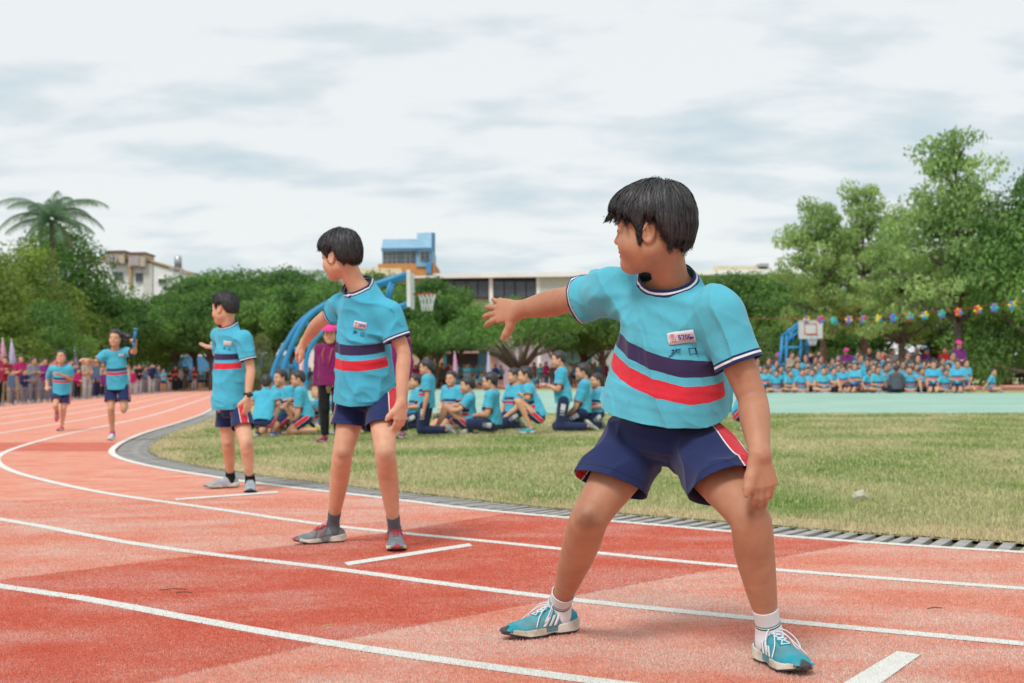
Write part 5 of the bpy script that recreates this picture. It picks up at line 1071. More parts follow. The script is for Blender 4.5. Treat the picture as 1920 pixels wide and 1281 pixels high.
bm = MB(); bm.tube([A(0, 0, -.085), A(0, 0, -.05), A(0, 0, 0), A(0, 0, .05), A(0, 0, .08)], [.012, .042, .055, .042, .012], 8); bme = bm.mesh('balloon', True); bme.materials.append(M['paint'] if 'M' in globals() else M_BLUE)
gpts = []
for i, (zx, zy, cc, lb_) in enumerate(GW):
    px, py = 1400 + .2708 * zx, 560 + .2708 * zy; D = 46 - i * .5; c = at(px, py, D); gpts.append(c + A(0, 0, .08)); t = thing('pinwheel', lb_, 'pinwheel', c, 'pinwheels strung under the right-hand trees'); t.rotation_euler = (0, random.uniform(-.6, .6), 0)
    for k in range(6):
        a = k / 6 * 2 * math.pi + .3; o = obj('balloon', bme, None, t, color=PC[cc[0 if k in (0, 1, 3) else 1]] if k < 5 else PC['b' if 'b' not in cc else 'g']); o.location = (math.cos(a) * .058, random.uniform(-.03, .03), math.sin(a) * .068); o.rotation_euler = (0, math.pi / 2 - a, 0); o.scale = (.92,) * 3
mb = MB(); ga = catmull([at(1380, 598, 50)] + gpts + [at(1960, 560, 38)], 80); mb.tube(list(ga), .008, 4); tag(mb.build('string', simple('red_string', (.35, .05, .04))), 'thin red string carrying the row of pinwheels under the right-hand trees', 'string')
# furled flags
M_PINK = simple('pink_flag_cloth', (.62, .30, .45), .85, .1, .12, 6); M_LILAC = simple('lilac_flag_cloth', (.48, .42, .60), .85, .1, .12, 6)
FL = [(5, 640, 690, 46, 'p', 'pink furled flag at the left picture edge'), (22, 642, 690, 47, 'l', 'lilac furled flag second from the left picture edge'), (140, 655, 695, 54, 'l', 'lilac furled flag between the two runners'), (156, 657, 695, 54, 'l', 'pale furled flag left of the running girl\'s hand'), (377, 664, 706, 70, 'p', 'pink furled flag left of the third boy\'s elbow'), (399, 664, 706, 70, 'p', 'pink furled flag touching the third boy\'s back'), (571, 668, 700, 52, 'p', 'pink furled flag inside the curved basketball stand'), (853, 663, 706, 78, 'p', 'lilac pink furled flag in front of the garage bay'), (916, 664, 706, 78, 'l', 'lilac furled flag right of the garage bay')]
for px, y0, y1, D, cc, lb_ in FL:
    if px < 420: D = col_hit(px, 2.6)[1]
    b_ = at(px, 700, D) * A(1, 1, 0); t = thing('flag', lb_, 'flag', b_, 'furled flags on poles'); z1 = at(px, y0, D)[2]; z0 = at(px, y1, D)[2]; mb = MB(); mb.tube([A(0, 0, 0), A(0, 0, z1 + .08)], .018, 6); mb.tube([A(0, 0, z1 + .05), A(0, 0, z1 + .14)], [.04, .015], 6); mb.build('pole', M_NET, t, True)
    mb = MB(); mb.tube([A(0, 0, z1), A(.02, 0, z1 * .7 + z0 * .3), A(.03, .01, z1 * .3 + z0 * .7), A(.0, 0, z0)], [.04, .09, .15, .12], 9); mb.build('cloth', M_PINK if cc == 'p' else M_LILAC, t, True)

def on_ray(px, py, parent, L, near=True):    # the point seen at a pixel that is L metres from its parent joint
    r = nz(ray(px, py)); v = EYE - parent; b = v @ r; c = v @ v - L * L; disc = b * b - c
    if disc < 0: return EYE + r * (-b)
    return EYE + r * (-b - math.sqrt(disc) if near else -b + math.sqrt(disc))
def hero():
    J = dict(hipR=at(1200, 828, 4.18), hipL=at(1300, 832, 4.06), neck=at(1262, 538, 3.98), shR=at(1152, 546, 4.10), shL=at(1348, 592, 3.89), head=at(1222, 428, 3.90))
    J['anR'] = at(1048, 1135, 4.41); J['anL'] = at(1442, 1183, 3.93)
    J['knR'] = at(1108, 965, 4.06); J['knL'] = at(1405, 968, 3.81)
    J['elR'] = on_ray(1060, 563, J['shR'], .235, False); J['wrR'] = on_ray(975, 581, J['elR'], .20, False)
    J['elL'] = at(1410, 745, 3.86); J['wrL'] = at(1425, 855, 3.735)
    J['headF'] = nz(A(-.93, .34, -.05)); J['headU'] = nz(A(-.06, -.05, 1))
    J['toeR'] = nz(A(-.85, -.52, 0)); J['toeL'] = nz(A(.30, -.95, 0)); J['stripeF'] = A(.34)
    for X in 'RL':                           # feet on the ground
        J['an' + X][2] = .086
    root = thing('person', 'boy in the right foreground, wide stance, arm stretched back, teal striped shoes', 'boy', (*((J['anR'] + J['anL']) / 2)[:2], 0))
    P = Person(root, J, s=1.04, bulk=1.05, h=.0036, lb=1.0, skin=SKIN_A, hair='boy', seed=3, chubby=1.1,
        hands=dict(R=dict(D=nz(A(-.84, .54, .0)), N=nz(A(-.50, -.84, .15)), curl=(.12, .2, .15), spread=.26, tdir=(.85, .45, -.15)),
                   L=dict(D=nz(A(.10, .0, -1)), N=nz(A(.30, -.95, .05)), curl=(.28, .25, .15), spread=.05, tdir=(.5, .95, .1))))
    P.body(); P.hair(n=9500, L=.085, w=.0007)
    s = 1.04
    ha, hb = at(1150, 640, 4.0), at(1350, 700, 3.9)
    def disp(Q):
        q = Q @ np.array([P.tL, P.tF, P.tU]).T; hemz = np.clip(1 - ((Q - P.lerp(-.12)) @ P.tU) / .22, 0, 1)
        x, y, z = q[:, 0], q[:, 1], q[:, 2] - 1.0
        S3 = lambda a, b, c: np.stack([a, b, c], 1)
        d = -crease(S3(x * 11 + z * 6, y * 10, z * 2.6) + 1.7) * .0175 * (1 - hemz * .6) - .002          # long folds falling from the collar and raised arm
        d -= crease(S3(x * 6 - z * 5, y * 6, z * 13 + x * 7) + 4.2) * .0105 * (.35 + .65 * hemz) + .0015 * hemz    # slack folds round the waist
        d -= crease(S3(x * 24 + z * 9, y * 22, z * 7) + 8) * .0036
        v = Q - at(1190, 560, 3.95); r = np.linalg.norm(v, axis=1); a = np.arctan2(v @ P.tU, v @ P.tL)
        d -= (np.abs(np.sin(a * 6 + 1.0 + vnoise(Q * 12) * .9)) ** 3) * .006 * np.exp(-((r - .14) / .07) ** 2)
        return d
    P.shirt(hem=.245, hemw=(.176, .156), wst=(.168, .140), ch=(.146, .108), slen=.60, sr=.054, srend=.062, disp=disp, stripes=(.620, .4), sw=.042, stilt=.14, hemo=.018, nt_=.028, color=(1.55, 1.06, .95))
    P.shorts(tend=.60, r0=.104, r1=.100, wrx=.140, wry=.115, kk=.012, fold=1.5, top=.29, hemv=.75)
    for X in 'RL': P.sock(X, top=.070, stripe=True, r=.032); P.shoe(X, color=(.012, .31, .40), stripes=3, L=.245, toecap=(.07, .07, .078))
    return P
def text_on(P, txt, c, ax, ay, size, col, name, parent, off=.0035, font_w=.0):
    cu = bpy.data.curves.new('t', 'FONT'); cu.body = txt; cu.size = size; cu.align_x = 'CENTER'; cu.align_y = 'CENTER'; cu.offset = font_w; cu.resolution_u = 3
    o = bpy.data.objects.new('t', cu); me = bpy.data.meshes.new_from_object(o); co = np.empty(len(me.vertices) * 3); me.vertices.foreach_get('co', co); co = co.reshape(-1, 3)
    W_ = c + co[:, :1] * ax + co[:, 1:2] * ay; W_ = P.sf.snap(W_, off, 3) - A(*P.root.location); me.vertices.foreach_set('co', W_.ravel()); me.update(); me.name = name
    o2 = obj(name, me, M['cloth'], parent, color=col); bpy.data.objects.remove(o); return o2
def patch(P, name, c, ax, ay, w_, h_, col, off, parent, n=8, wav=0):
    u, v = np.meshgrid(np.linspace(-.5, .5, n + 1), np.linspace(-.5, .5, 5)); W_ = c + (u.ravel() * w_)[:, None] * ax + (v.ravel() * h_)[:, None] * ay; W_ = P.sf.snap(W_, off, 3)
    if wav: W_ = W_ + P.sf.grad(W_) * (np.sin(u.ravel() * 9) * wav)[:, None]
    F = [(j * (n + 1) + i, j * (n + 1) + i + 1, (j + 1) * (n + 1) + i + 1, (j + 1) * (n + 1) + i) for j in range(4) for i in range(n)]; me = mesh_from(name, W_ - A(*P.root.location), F, True)
    o = obj(name, me, M['cloth'], parent, color=col); m_ = o.modifiers.new('t', 'SOLIDIFY'); m_.thickness = .001; m_.offset = 0; return o
def badge(P, px, py, d, ang, sc=1.0, full=True):
    sh = [o for o in P.root.children if o.name.startswith('shirt')][0]; ds = np.linspace(d - .6, d + .8, 700); Q = np.array([at(px, py, q) for q in ds]); v_ = P.sf(Q); c = Q[np.argmax(v_ < 0)]
    g = P.sf.grad(c[None])[0]; ax = nz(RT * math.cos(ang) - UPV * math.sin(ang)); ax = nz(ax - g * (ax @ g)); ay = cross(g, ax); ay = ay if ay @ UPV > 0 else -ay
    b_ = patch(P, 'name_patch', c, ax, ay, .076 * sc, .036 * sc, (.72, .70, .70), .0035, sh); patch(P, 'patch_print', c, ax, ay, .066 * sc, .027 * sc, (.62, .52, .56), .0044, b_)
    if full:
        text_on(P, '海', c - ax * .0235 * sc + ay * .0060 * sc, ax, ay, .0115 * sc, (.65, .03, .03), 'red_lettering', b_, .0064, .0002); text_on(P, '口', c - ax * .0235 * sc - ay * .0070 * sc, ax, ay, .0105 * sc, (.65, .03, .03), 'red_lettering', b_, .0064, .0002)
        text_on(P, '5206', c + ax * .0100 * sc, ax, ay, .021 * sc, (.10, .04, .28), 'number_lettering', b_, .0068, .0003)
    text_on(P, '海', c - ax * .024 * sc - ay * .043 * sc, ax, ay, .024 * sc, (.015, .05, .16), 'chest_lettering', sh, .0035, .0004); text_on(P, '口', c + ax * .020 * sc - ay * .046 * sc, ax, ay, .024 * sc, (.015, .05, .16), 'chest_lettering', sh, .0035, .0004)
hero_p = hero(); badge(hero_p, 1278, 632, 3.80, math.radians(-13))

def armpose(J, X, el, wr): J['el' + X] = A(*el); J['wr' + X] = A(*wr)
def boy2():
    J = dict(hipR=at(666, 745, 6.76), hipL=at(716, 746, 6.68), neck=at(674, 540, 6.60), shR=at(643, 572, 6.74), shL=at(730, 592, 6.56), head=at(638, 478, 6.58),
             anR=at(624, 985, 6.90), anL=at(740, 985, 6.66), knR=at(643, 848, 6.70), knL=at(722, 850, 6.46))
    for X in 'RL': J['an' + X][2] = .080
    J['elR'] = on_ray(597, 606, J['shR'], .24, False); J['wrR'] = on_ray(571, 641, J['elR'], .20, False); J['elL'] = at(757, 662, 6.55); J['wrL'] = at(752, 756, 6.50)
    J['headF'] = A(-.78, .62, -.10); J['headU'] = A(-.10, -.05, 1); J['toeR'] = A(-.90, -.42, 0); J['toeL'] = A(.14, -1, 0); J['stripeF'] = A(.45)
    root = thing('person', 'second boy looking back, grey running shoes with red laces, arm reaching down', 'boy', (*((J['anR'] + J['anL']) / 2)[:2], 0))
    P = Person(root, J, s=.97, bulk=.90, lb=.93, h=.0055, skin=SKIN_B, seed=8, hands=dict(R=dict(D=A(-.55, .55, -.62), N=A(-.6, -.5, .6), curl=(.45, .4, .3), spread=.14, tdir=(.7, .7, -.3)), L=dict(D=A(-.06, -.02, -1), N=A(.55, -.83, 0), curl=(.3, .25, .2), spread=.08, tdir=(.7, .8, -.2))))
    P.body(); P.hair(n=5200, L=.070, w=.0009, ext=.011)
    P.shirt(hem=.0, hemw=(.158, .166), wst=(.140, .138), ch=(.131, .104), slen=dict(R=.40, L=.64), sr=.055, srend=.070, hemo=.020, stripes=(.485, .4), nt_=.012)
    P.shorts(tend=.52, r0=.090, r1=.098, hemv=.8, wrx=.128, wry=.105, kk=.015, drop=.02)
    for X in 'RL': P.sock(X, top=.085, color=(.13, .15, .17), r=.031); P.shoe(X, color=(.16, .185, .20), sole=(.06, .06, .07), lace=(.52, .02, .05), L=.252, toecap=(.35, .06, .08), swoosh=True, laceloops=True)
    badge(P, 676, 610, 6.48, math.radians(10), .9, True); return P
def boy3():
    J = dict(hipR=at(425, 766, 10.28), hipL=at(449, 768, 10.16), neck=at(428, 612, 10.16), shR=at(411, 630, 10.30), shL=at(456, 636, 10.06), head=at(421, 578, 10.14),
             anR=at(432, 888, 10.42), anL=at(469, 893, 10.10), knR=at(428, 830, 10.30), knL=at(462, 833, 9.98))
    for X in 'RL': J['an' + X][2] = .080
    J['elR'] = on_ray(413, 672, J['shR'], .235, False); J['wrR'] = at(406, 652, 10.42); J['elL'] = at(470, 692, 10.05); J['wrL'] = at(465, 744, 10.0)
    J['headF'] = A(-.86, .50, -.04); J['headU'] = A(-.04, 0, 1); J['toeR'] = A(-.88, -.46, 0); J['toeL'] = A(.18, -1, 0); J['stripeF'] = A(.4)
    root = thing('person', 'third boy on the track with a black wristwatch, palm held out behind him', 'boy', (*((J['anR'] + J['anL']) / 2)[:2], 0))
    P = Person(root, J, s=.97, bulk=.88, lb=.90, h=.0068, skin=SKIN_B, seed=15, hair='short', hands=dict(R=dict(D=A(-1, .15, .12), N=A(.1, .2, -1), curl=(.15, .2, .2), spread=.12), L=dict(D=A(-.05, 0, -1), N=A(.7, -.7, 0), curl=(.3, .25, .2))))
    P.body(); P.hair(n=3600, L=.035, w=.0012, rough=1.0, ext=.008)
    P.shirt(hem=.02, hemw=(.156, .160), wst=(.144, .128), ch=(.132, .102), slen=.72, sr=.055, srend=.064, hemo=.015, stripes=(.645, .4), sw=.044, nt_=.012)
    P.shorts(tend=.52, r0=.088, r1=.095, hemv=.6, wrx=.125, wry=.105, kk=.015)
    for X in 'RL': P.sock(X, top=.045, color=(.02, .02, .025), r=.034); P.shoe(X, color=(.42, .47, .52), sole=(.08, .08, .09), lace=(.6, .62, .65), L=.255, detail=False, toecap=None)
    ax = nz(J['wrL'] - J['elL']); c = J['wrL'] - ax * .015; u = nz(cross(ax, A(0, -1, .2))); v = cross(ax, u); mb = MB(); mb.tube([c - A(*root.location) + (math.cos(a) * u + math.sin(a) * v) * .030 for a in np.linspace(0, 6.283, 17)], .007, 6); w_ = mb.build('strap', simple('black_rubber', (.015, .015, .018)), None, True)
    wt_ = thing('wristwatch', 'black wristwatch on the third boy\'s hanging arm', 'watch', tuple(root.location)); w_.parent = wt_; cd = c - A(*root.location) + A(.35, -.94, 0) * .034; mb = MB(); mb.tube([cd, cd + A(.35, -.94, 0) * .009], .019, 14); mb.build('case', simple('black_gloss', (.02, .02, .025), .3, .5), wt_, True)
    badge(P, 427, 644, 10.0, math.radians(4), .9, False); return P
def runner_girl():
    d = 18.75
    J = dict(hipR=at(209, 727, d), hipL=at(233, 727, d - .02), neck=at(216, 655, d - .1), shR=at(198, 664, d - .12), shL=at(238, 660, d - .06), head=at(216, 634, d - .13), knR=at(208, 768, d - .12), anR=at(211, 812, d), knL=at(232, 768, d - .1), anL=at(231, 752, d + .28),
             elR=at(177, 680, d - .2), wrR=at(166, 675, d - .38), elL=at(252, 660, d - .22), wrL=at(253, 648, d - .38), headF=A(-.02, -1, -.02), headU=A(.05, 0, 1), toeR=A(0, -1, -.1), toeL=A(0, .5, -1), upL=A(0, -1, -.4))
    root = thing('person', 'running girl with hair flying sideways, holding up a blue baton', 'girl', (J['anR'][0], d, 0))
    P = Person(root, J, s=.96, bulk=.88, lb=.88, h=.0085, skin=SKIN_C, seed=21, hair='short', hands=dict(R=dict(D=A(-.75, -.6, .1), N=A(.2, -.3, .9), curl=(.3, .4, .3), spread=.15), L=dict(D=A(.05, -.25, 1), N=A(.3, 1, .2), curl=(1.0, 1.1, .8), tdir=(.5, .9, -.5))))
    P.body(); o = P.hair(rough=1)
    fh = SDF(); hc = P.hc; fh.chain([hc + A(.05, .07, .03), hc + A(.10, .08, .035), hc + A(.16, .08, .02), hc + A(.21, .08, -.03)], [.03, .036, .032, .012], .02); fh.chain([hc + A(.05, .07, .0), hc + A(.11, .08, -.03), hc + A(.15, .08, -.07)], [.03, .03, .01], .02); fh.disp = lambda Q: vnoise(Q * A(20, 20, 60)) * .008
    V, F = polygonize(fh, .009); P.out('ponytail', V, F, M['hair'], o)
    P.shirt(hem=-.01, hemw=(.170, .155), wst=(.15, .13), ch=(.14, .105), slen=.75, sr=.06, srend=.066, stripes=(.50, .4), sw=.036, nt_=.012, hemo=-.01); P.shorts(tend=.62, hemv=.3, r1=.098, r0=.09, wrx=.125)
    P.sock('R', top=.035, color=(.5, .15, .35)); P.shoe('R', color=(.62, .66, .70), sole=(.45, .03, .22), detail=False, toecap=(.45, .03, .22)); P.shoe('L', color=(.62, .66, .70), sole=(.45, .03, .22), detail=False, toecap=(.45, .03, .22))
    badge(P, 228, 666, d - .25, 0, .95, False)
    bt = thing('relay_baton', 'blue relay baton gripped in the running girl\'s raised hand', 'baton', tuple(J['wrL'])); mb = MB(); a, b_ = at(250, 652, d - .42) - J['wrL'], at(254.5, 619, d - .47) - J['wrL']; mb.tube([a, a * .7 + b_ * .3], .016, 10); mb.tube([a * .7 + b_ * .3, b_], .019, 10); mb.tube([b_, b_ * 1.0 + nz(b_ - a) * .02], [.025, .027], 12); mb.build('tube', simple('blue_plastic', (.02, .22, .50), .35, .5), bt, True)
def runner_boy():
    d = 22.6
    J = dict(hipR=at(108, 737, d), hipL=at(124, 738, d), neck=at(114, 684, d - .1), shR=at(98, 692, d - .06), shL=at(130, 692, d - .1), head=at(115, 669, d - .13), knR=at(104, 760, d - .2), anR=at(105, 770, d + .2), knL=at(119, 768, d - .06), anL=at(116, 799, d),
             elR=at(89, 712, d + .08), wrR=at(88, 724, d - .1), elL=at(134, 710, d - .05), wrL=at(112, 702, d - .25), headF=A(.02, -1, .12), toeL=A(-.1, -1, 0), toeR=A(0, -.2, -1), upR=A(0, -1, .2))
    root = thing('person', 'running boy with red shoes on the pink lanes at far left', 'boy', (J['anL'][0], d, 0))
    P = Person(root, J, s=.92, bulk=.9, lb=.9, h=.0095, skin=SKIN_C, seed=23, hair='short'); P.body(); P.hair(rough=1, fluff=.97)
    P.shirt(hem=.0, hemw=(.168, .15), slen=.75, stripes=(.55, .4), sw=.036, nt_=.012); P.shorts(tend=.62, hemv=.2, r1=.098, r0=.09, wrx=.125)
    for X in 'RL': P.shoe(X, color=(.62, .04, .06), sole=(.5, .04, .06), detail=False, toecap=(.5, .04, .06))

# ------------------------------------------------------------------ poses in a local frame: facing -Y, own left is +X
def pose(kind, lean=.0, head=0., tilt=-.03, **kw):
    hw, sw_ = .075, .145
    B = {'kneel_sit': (.24, dict(kn=(.09, -.34, .06), an=(.07, .04, .06)), .04), 'squat': (.20, dict(kn=(.13, -.26, .43), an=(.11, -.10, .08)), -.14), 'kneel_up': (.43, dict(kn=(.09, -.06, .06), an=(.08, .32, .06)), -.02),
         'cross': (.10, dict(kn=(.30, -.20, .12), an=(-.06, -.30, .07)), -.05), 'knees_up': (.10, dict(kn=(.11, -.30, .37), an=(.10, -.44, .08)), .0), 'stand': (.74, dict(kn=(.085, -.01, .41), an=(.09, .02, .08)), .0), 'half_kneel': (.22, dict(kn=(.12, -.28, .42), an=(.11, -.16, .08)), -.08)}[kind]
    hz, leg, ln = B; ln += lean; J = {}
    for X, sg in (('R', -1), ('L', 1)):
        J['hip' + X] = A(sg * hw, .0, hz)
        for k in ('kn', 'an'): x, y, z = leg[k]; J[k + X] = A(sg * x, y, z)
        if kind == 'half_kneel' and X == 'L': J['knL'] = A(.10, -.22, .06); J['anL'] = A(.09, .16, .07)
        J['sh' + X] = A(sg * sw_, ln + .005, hz + .385)
        J['toe' + X] = A(sg * .15, -1, 0)
        if kind in ('kneel_sit', 'kneel_up') or (kind == 'half_kneel' and X == 'L'): J['toe' + X] = A(0, .75, -.66); J['up' + X] = A(0, -.66, -.75)
        if kind == 'cross': J['toe' + X] = A(-sg * .9, -.4, -.1)
    J['neck'] = A(0, ln, hz + .425); hd = math.radians(head); J['headF'] = A(math.sin(hd), -math.cos(hd), tilt); J['head'] = A(0, ln - .03, hz + .56) + A(math.sin(hd) * .02, 0, 0)
    arms = kw.get('arms', 'down')
    for X, sg in (('R', -1), ('L', 1)):
        s_ = J['sh' + X]
        if arms == 'down': J['el' + X] = s_ + A(sg * .04, .02, -.25); J['wr' + X] = J['el' + X] + A(sg * .0, -.05, -.21)
        elif arms == 'knees': kn = J['kn' + X]; J['wr' + X] = kn + A(-sg * .04, .06, .07); m = (s_ + J['wr' + X]) / 2; J['el' + X] = m + A(sg * .07, .03, -.07)
        elif arms == 'lap': J['el' + X] = s_ + A(sg * .05, -.03, -.24); J['wr' + X] = A(sg * .06, J['neck'][1] - .22, hz + .12)
        elif arms == 'fold': J['el' + X] = s_ + A(sg * .04, -.05, -.24); J['wr' + X] = A(-sg * .05, J['neck'][1] - .19, J['el' + X][2] + .06)
        elif arms == 'face': J['el' + X] = s_ + A(sg * .06, -.14, -.20); J['wr' + X] = A(sg * .06, J['neck'][1] - .20, hz + .50)
        elif arms == 'hug': J['el' + X] = s_ + A(sg * .05, -.14, -.16); J['wr' + X] = A(-sg * .03, -.40, .27 if kind == 'knees_up' else hz + .1)
        elif arms == 'back': J['el' + X] = s_ + A(sg * .03, .14, -.20); J['wr' + X] = s_ + A(sg * .03, .26, -.38)
    return J
def xform(J, loc, yaw, s):
    c, sn = math.cos(yaw), math.sin(yaw); Rz = np.array([[c, -sn, 0], [sn, c, 0], [0, 0, 1]]); o = {}
    for k, v in J.items():
        v = np.asarray(v, float)
        if v.shape != (3,): o[k] = v; continue
        o[k] = Rz @ v if k[:3] in ('toe', 'upR', 'upL', 'hea') and k != 'head' else Rz @ v * s + A(*loc)
    return o
def kid(px, py, kind, yaw, label, s=1.0, d=None, bulk=.95, skin=SKIN_B, seed=0, low='shorts', shoe=(.3, .33, .36), style='short', shirtc=(1, 1, 1), glasses=False, group=None, h=.0085, **kw):
    loc = gp(px, py) if d is None else at(px, 700, d) * A(1, 1, 0); J = xform(pose(kind, **kw), loc, math.radians(yaw), s)
    root = thing('person', label, 'boy', (loc[0], loc[1], 0), group); P = Person(root, J, s=s, bulk=bulk, h=h, skin=skin, seed=seed, hair=style, chubby=1.05)
    P.body(); P.hair(rough=1.2)
    kne = kind in ('stand', 'kneel_up')
    P.shirt(hem=-.08 if kne else .02, hemw=(.160, .130), wst=(.150, .120), slen=.72, srend=.064, stripes=(.50, .4), sw=.04, nt_=.012, color=shirtc)
    if low == 'shorts': P.shorts(tend=.62, r1=.088, hemv=0)
    else: P.shorts(full=True, name='trousers', mat=M['track'], r0=.095, ankle=.048)
    for X in 'RL': P.shoe(X, color=shoe, sole=(.3, .3, .3), detail=False)
    if glasses:
        mb = MB(); R_ = P.HR
        for x in (-1, 1): cc = P.hc + s * (x * .031 * R_[0] + .098 * R_[1] - .002 * R_[2]) - A(*root.location); mb.tube([cc + s * .017 * (math.cos(a) * R_[0] + math.sin(a) * .8 * R_[2]) for a in np.linspace(0, 6.283, 13)], .0016, 5, False); mb.tube([cc + x * .017 * s * R_[0], cc + s * (x * .044 * R_[0] - .095 * R_[1] + .0 * R_[2])], .0016, 5)
        mb.build('glasses_frame', simple('dark_frame', (.03, .03, .035), .4), root)
    return P
def cap(P, color, brim=True, name='cap'):
    f = SDF(); s = P.s; W = lambda x, y, z: P.hc + s * (x * P.HR[0] + y * P.HR[1] + z * P.HR[2])
    f.ell(W(0, -.012, .045), A(.093, .112, .090) * s, P.HR, .01); V, F = polygonize(f, P.h); V, F = cut(V, F, lambda Q: ((Q - P.hc) @ P.HR[2]) / 1.0 - .038 * s, f); o = P.out(name, V, F, M['cloth'], color=color); m_ = o.modifiers.new('t', 'SOLIDIFY'); m_.thickness = .004; m_.offset = -1
    if brim:
        g = SDF(); g.ell(W(0, .105, .040), A(.072, .075, .007) * s, P.HR, .01); V, F = polygonize(g, min(P.h, .006)); P.out('brim', V, F, M['cloth'], o, color=color)
LK = -90
boy2(); boy3(); runner_girl(); runner_boy()
GK = 'uniformed pupils crouching on the grass edge'
kid(492, 819, 'squat', 172, 'boy crouching with back turned just right of the third boy, blue and orange shoes', s=.96, seed=31, shoe=(.03, .16, .5), lean=-.06, head=10, arms='knees', group=GK)
kid(529, 813, 'kneel_sit', -32, 'smiling boy kneeling and facing us beside the third boy', s=1.0, seed=32, head=-18, arms='lap', bulk=1.0, group=GK, lean=-.03)
kid(574, 815, 'half_kneel', LK, 'boy with glasses and yellow shoes squatting left of the purple-jacketed woman', s=1.0, seed=33, shoe=(.62, .55, .02), arms='knees', group=GK, glasses=True, head=8)
kid(600, 812, 'knees_up', LK + 10, 'boy half hidden behind the yellow-shoed boy, only hair and back showing', s=.93, seed=34, low='track', arms='hug', group=GK)
kid(690, 812, 'knees_up', LK, 'pupil glimpsed between the second boy\'s legs', s=.9, seed=35, low='track', arms='hug', group=GK, lean=-.1)
kid(778, 804, 'kneel_sit', LK + 20, 'pupil hidden behind the second boy\'s hanging hand, dark hair only', s=.9, seed=36, low='track', arms='lap', group=GK)
kid(800, 814, 'kneel_up', LK - 10, 'boy with glasses kneeling tall in dark trousers, arm straight down, right of the second boy', s=.93, seed=37, low='track', arms='down', group=GK, glasses=True, lean=.05)
kid(846, 806, 'kneel_sit', -40, 'round-faced boy looking at us from behind his seated neighbour', s=.95, seed=38, arms='lap', head=12, group=GK, bulk=1.05)
kid(878, 811, 'knees_up', LK, 'boy sitting with bare knees drawn up, hands clasping his shins', s=1.0, seed=39, arms='hug', group=GK, shoe=(.02, .02, .025), lean=.02, head=5)
kid(922, 811, 'cross', LK - 12, 'boy with glasses sitting low in navy track trousers with white side panels', s=1.08, seed=40, low='track', arms='lap', group=GK, glasses=True, shoe=(.55, .56, .5), bulk=1.05, lean=.06)
kid(964, 804, 'kneel_sit', LK + 35, 'boy kneeling upright behind the squatting boy, stripes on his chest showing', s=.98, seed=41, arms='knees', head=-25, group=GK, low='track')
kid(1010, 812, 'squat', LK, 'boy squatting on his heels with teal trainers, bare knee forward', s=1.04, seed=42, arms='knees', group=GK, shoe=(.05, .30, .33), lean=.0)
kid(1058, 808, 'kneel_up', LK, 'tallest kneeling boy with hands folded at his waist', s=1.02, seed=43, low='track', arms='fold', group=GK, lean=-.02)
kid(1092, 806, 'kneel_sit', LK - 5, 'curly-haired boy kneeling behind the tallest kneeling boy', s=1.04, seed=44, arms='knees', group=GK, low='track', style='short')
kid(1118, 804, 'kneel_sit', LK + 40, 'small boy in a paler shirt peering out next to the front boy\'s hip', s=.88, seed=45, arms='lap', group=GK, low='track', shirtc=(1.8, 1.1, 1.05), head=-15)
kid(1388, 806, 'squat', 60, 'pupil mostly hidden behind the front boy\'s hanging arm', s=1.0, seed=46, arms='knees', group=GK)
def adult(px, d, label, cat, kind='stand', yaw=0, s=1.12, jacket=(.20, .015, .11), pants=(.012, .012, .015), shoes=(.3, .03, .1), capc=None, style='long', arms='down', head=0, seed=1, h=.0085, skin=SKIN_B, group=None, long=True):
    loc = at(px, 700, d) * A(1, 1, 0); J = xform(pose(kind, arms=arms, head=head), loc, math.radians(yaw), s); root = thing('person', label, cat, (loc[0], loc[1], 0), group); P = Person(root, J, s=s, bulk=1.0, h=h, skin=skin, seed=seed, hair=style); P.body(); P.hair(rough=1)
    P.shirt(hem=-.12, hemw=(.165, .125), wst=(.150, .115), longsleeve=long, mat=M['cloth'], color=jacket, name='jacket', collar=False, nt_=.035, stripes=(.5, .5)); P.shorts(full=True, mat=M['cloth'], color=pants, name='trousers', r0=.090, ankle=.050)
    for X in 'RL': P.shoe(X, color=shoes, sole=shoes, detail=False)
    if capc: cap(P, capc)
    return P
T = adult(620, 17.5, 'woman in a purple zip jacket and bright pink cap standing among the crouching pupils', 'woman', yaw=-14, head=18, capc=(.75, .06, .30), seed=51, s=1.02)
mb = MB(); J = T.J; o_ = A(*T.root.location); fz = T.tF
for sx in (-1, 1): mb.tube([J['neck'] + T.tL * .05 * sx + fz * .04 - o_, J['neck'] + T.tL * .055 * sx + fz * .135 - T.tU * .10 - o_, J['neck'] + T.tL * .03 * sx + fz * .15 - T.tU * .22 - o_], .006, 6)
mb.build('lanyard', simple('orange_ribbon', (.5, .14, .04)), T.root, True)
adult(741, 18.4, 'adult in a dark navy cap and purple jacket hidden behind the second boy', 'adult', yaw=-30, head=-10, capc=(.015, .02, .06), seed=52, s=1.12, style='short')

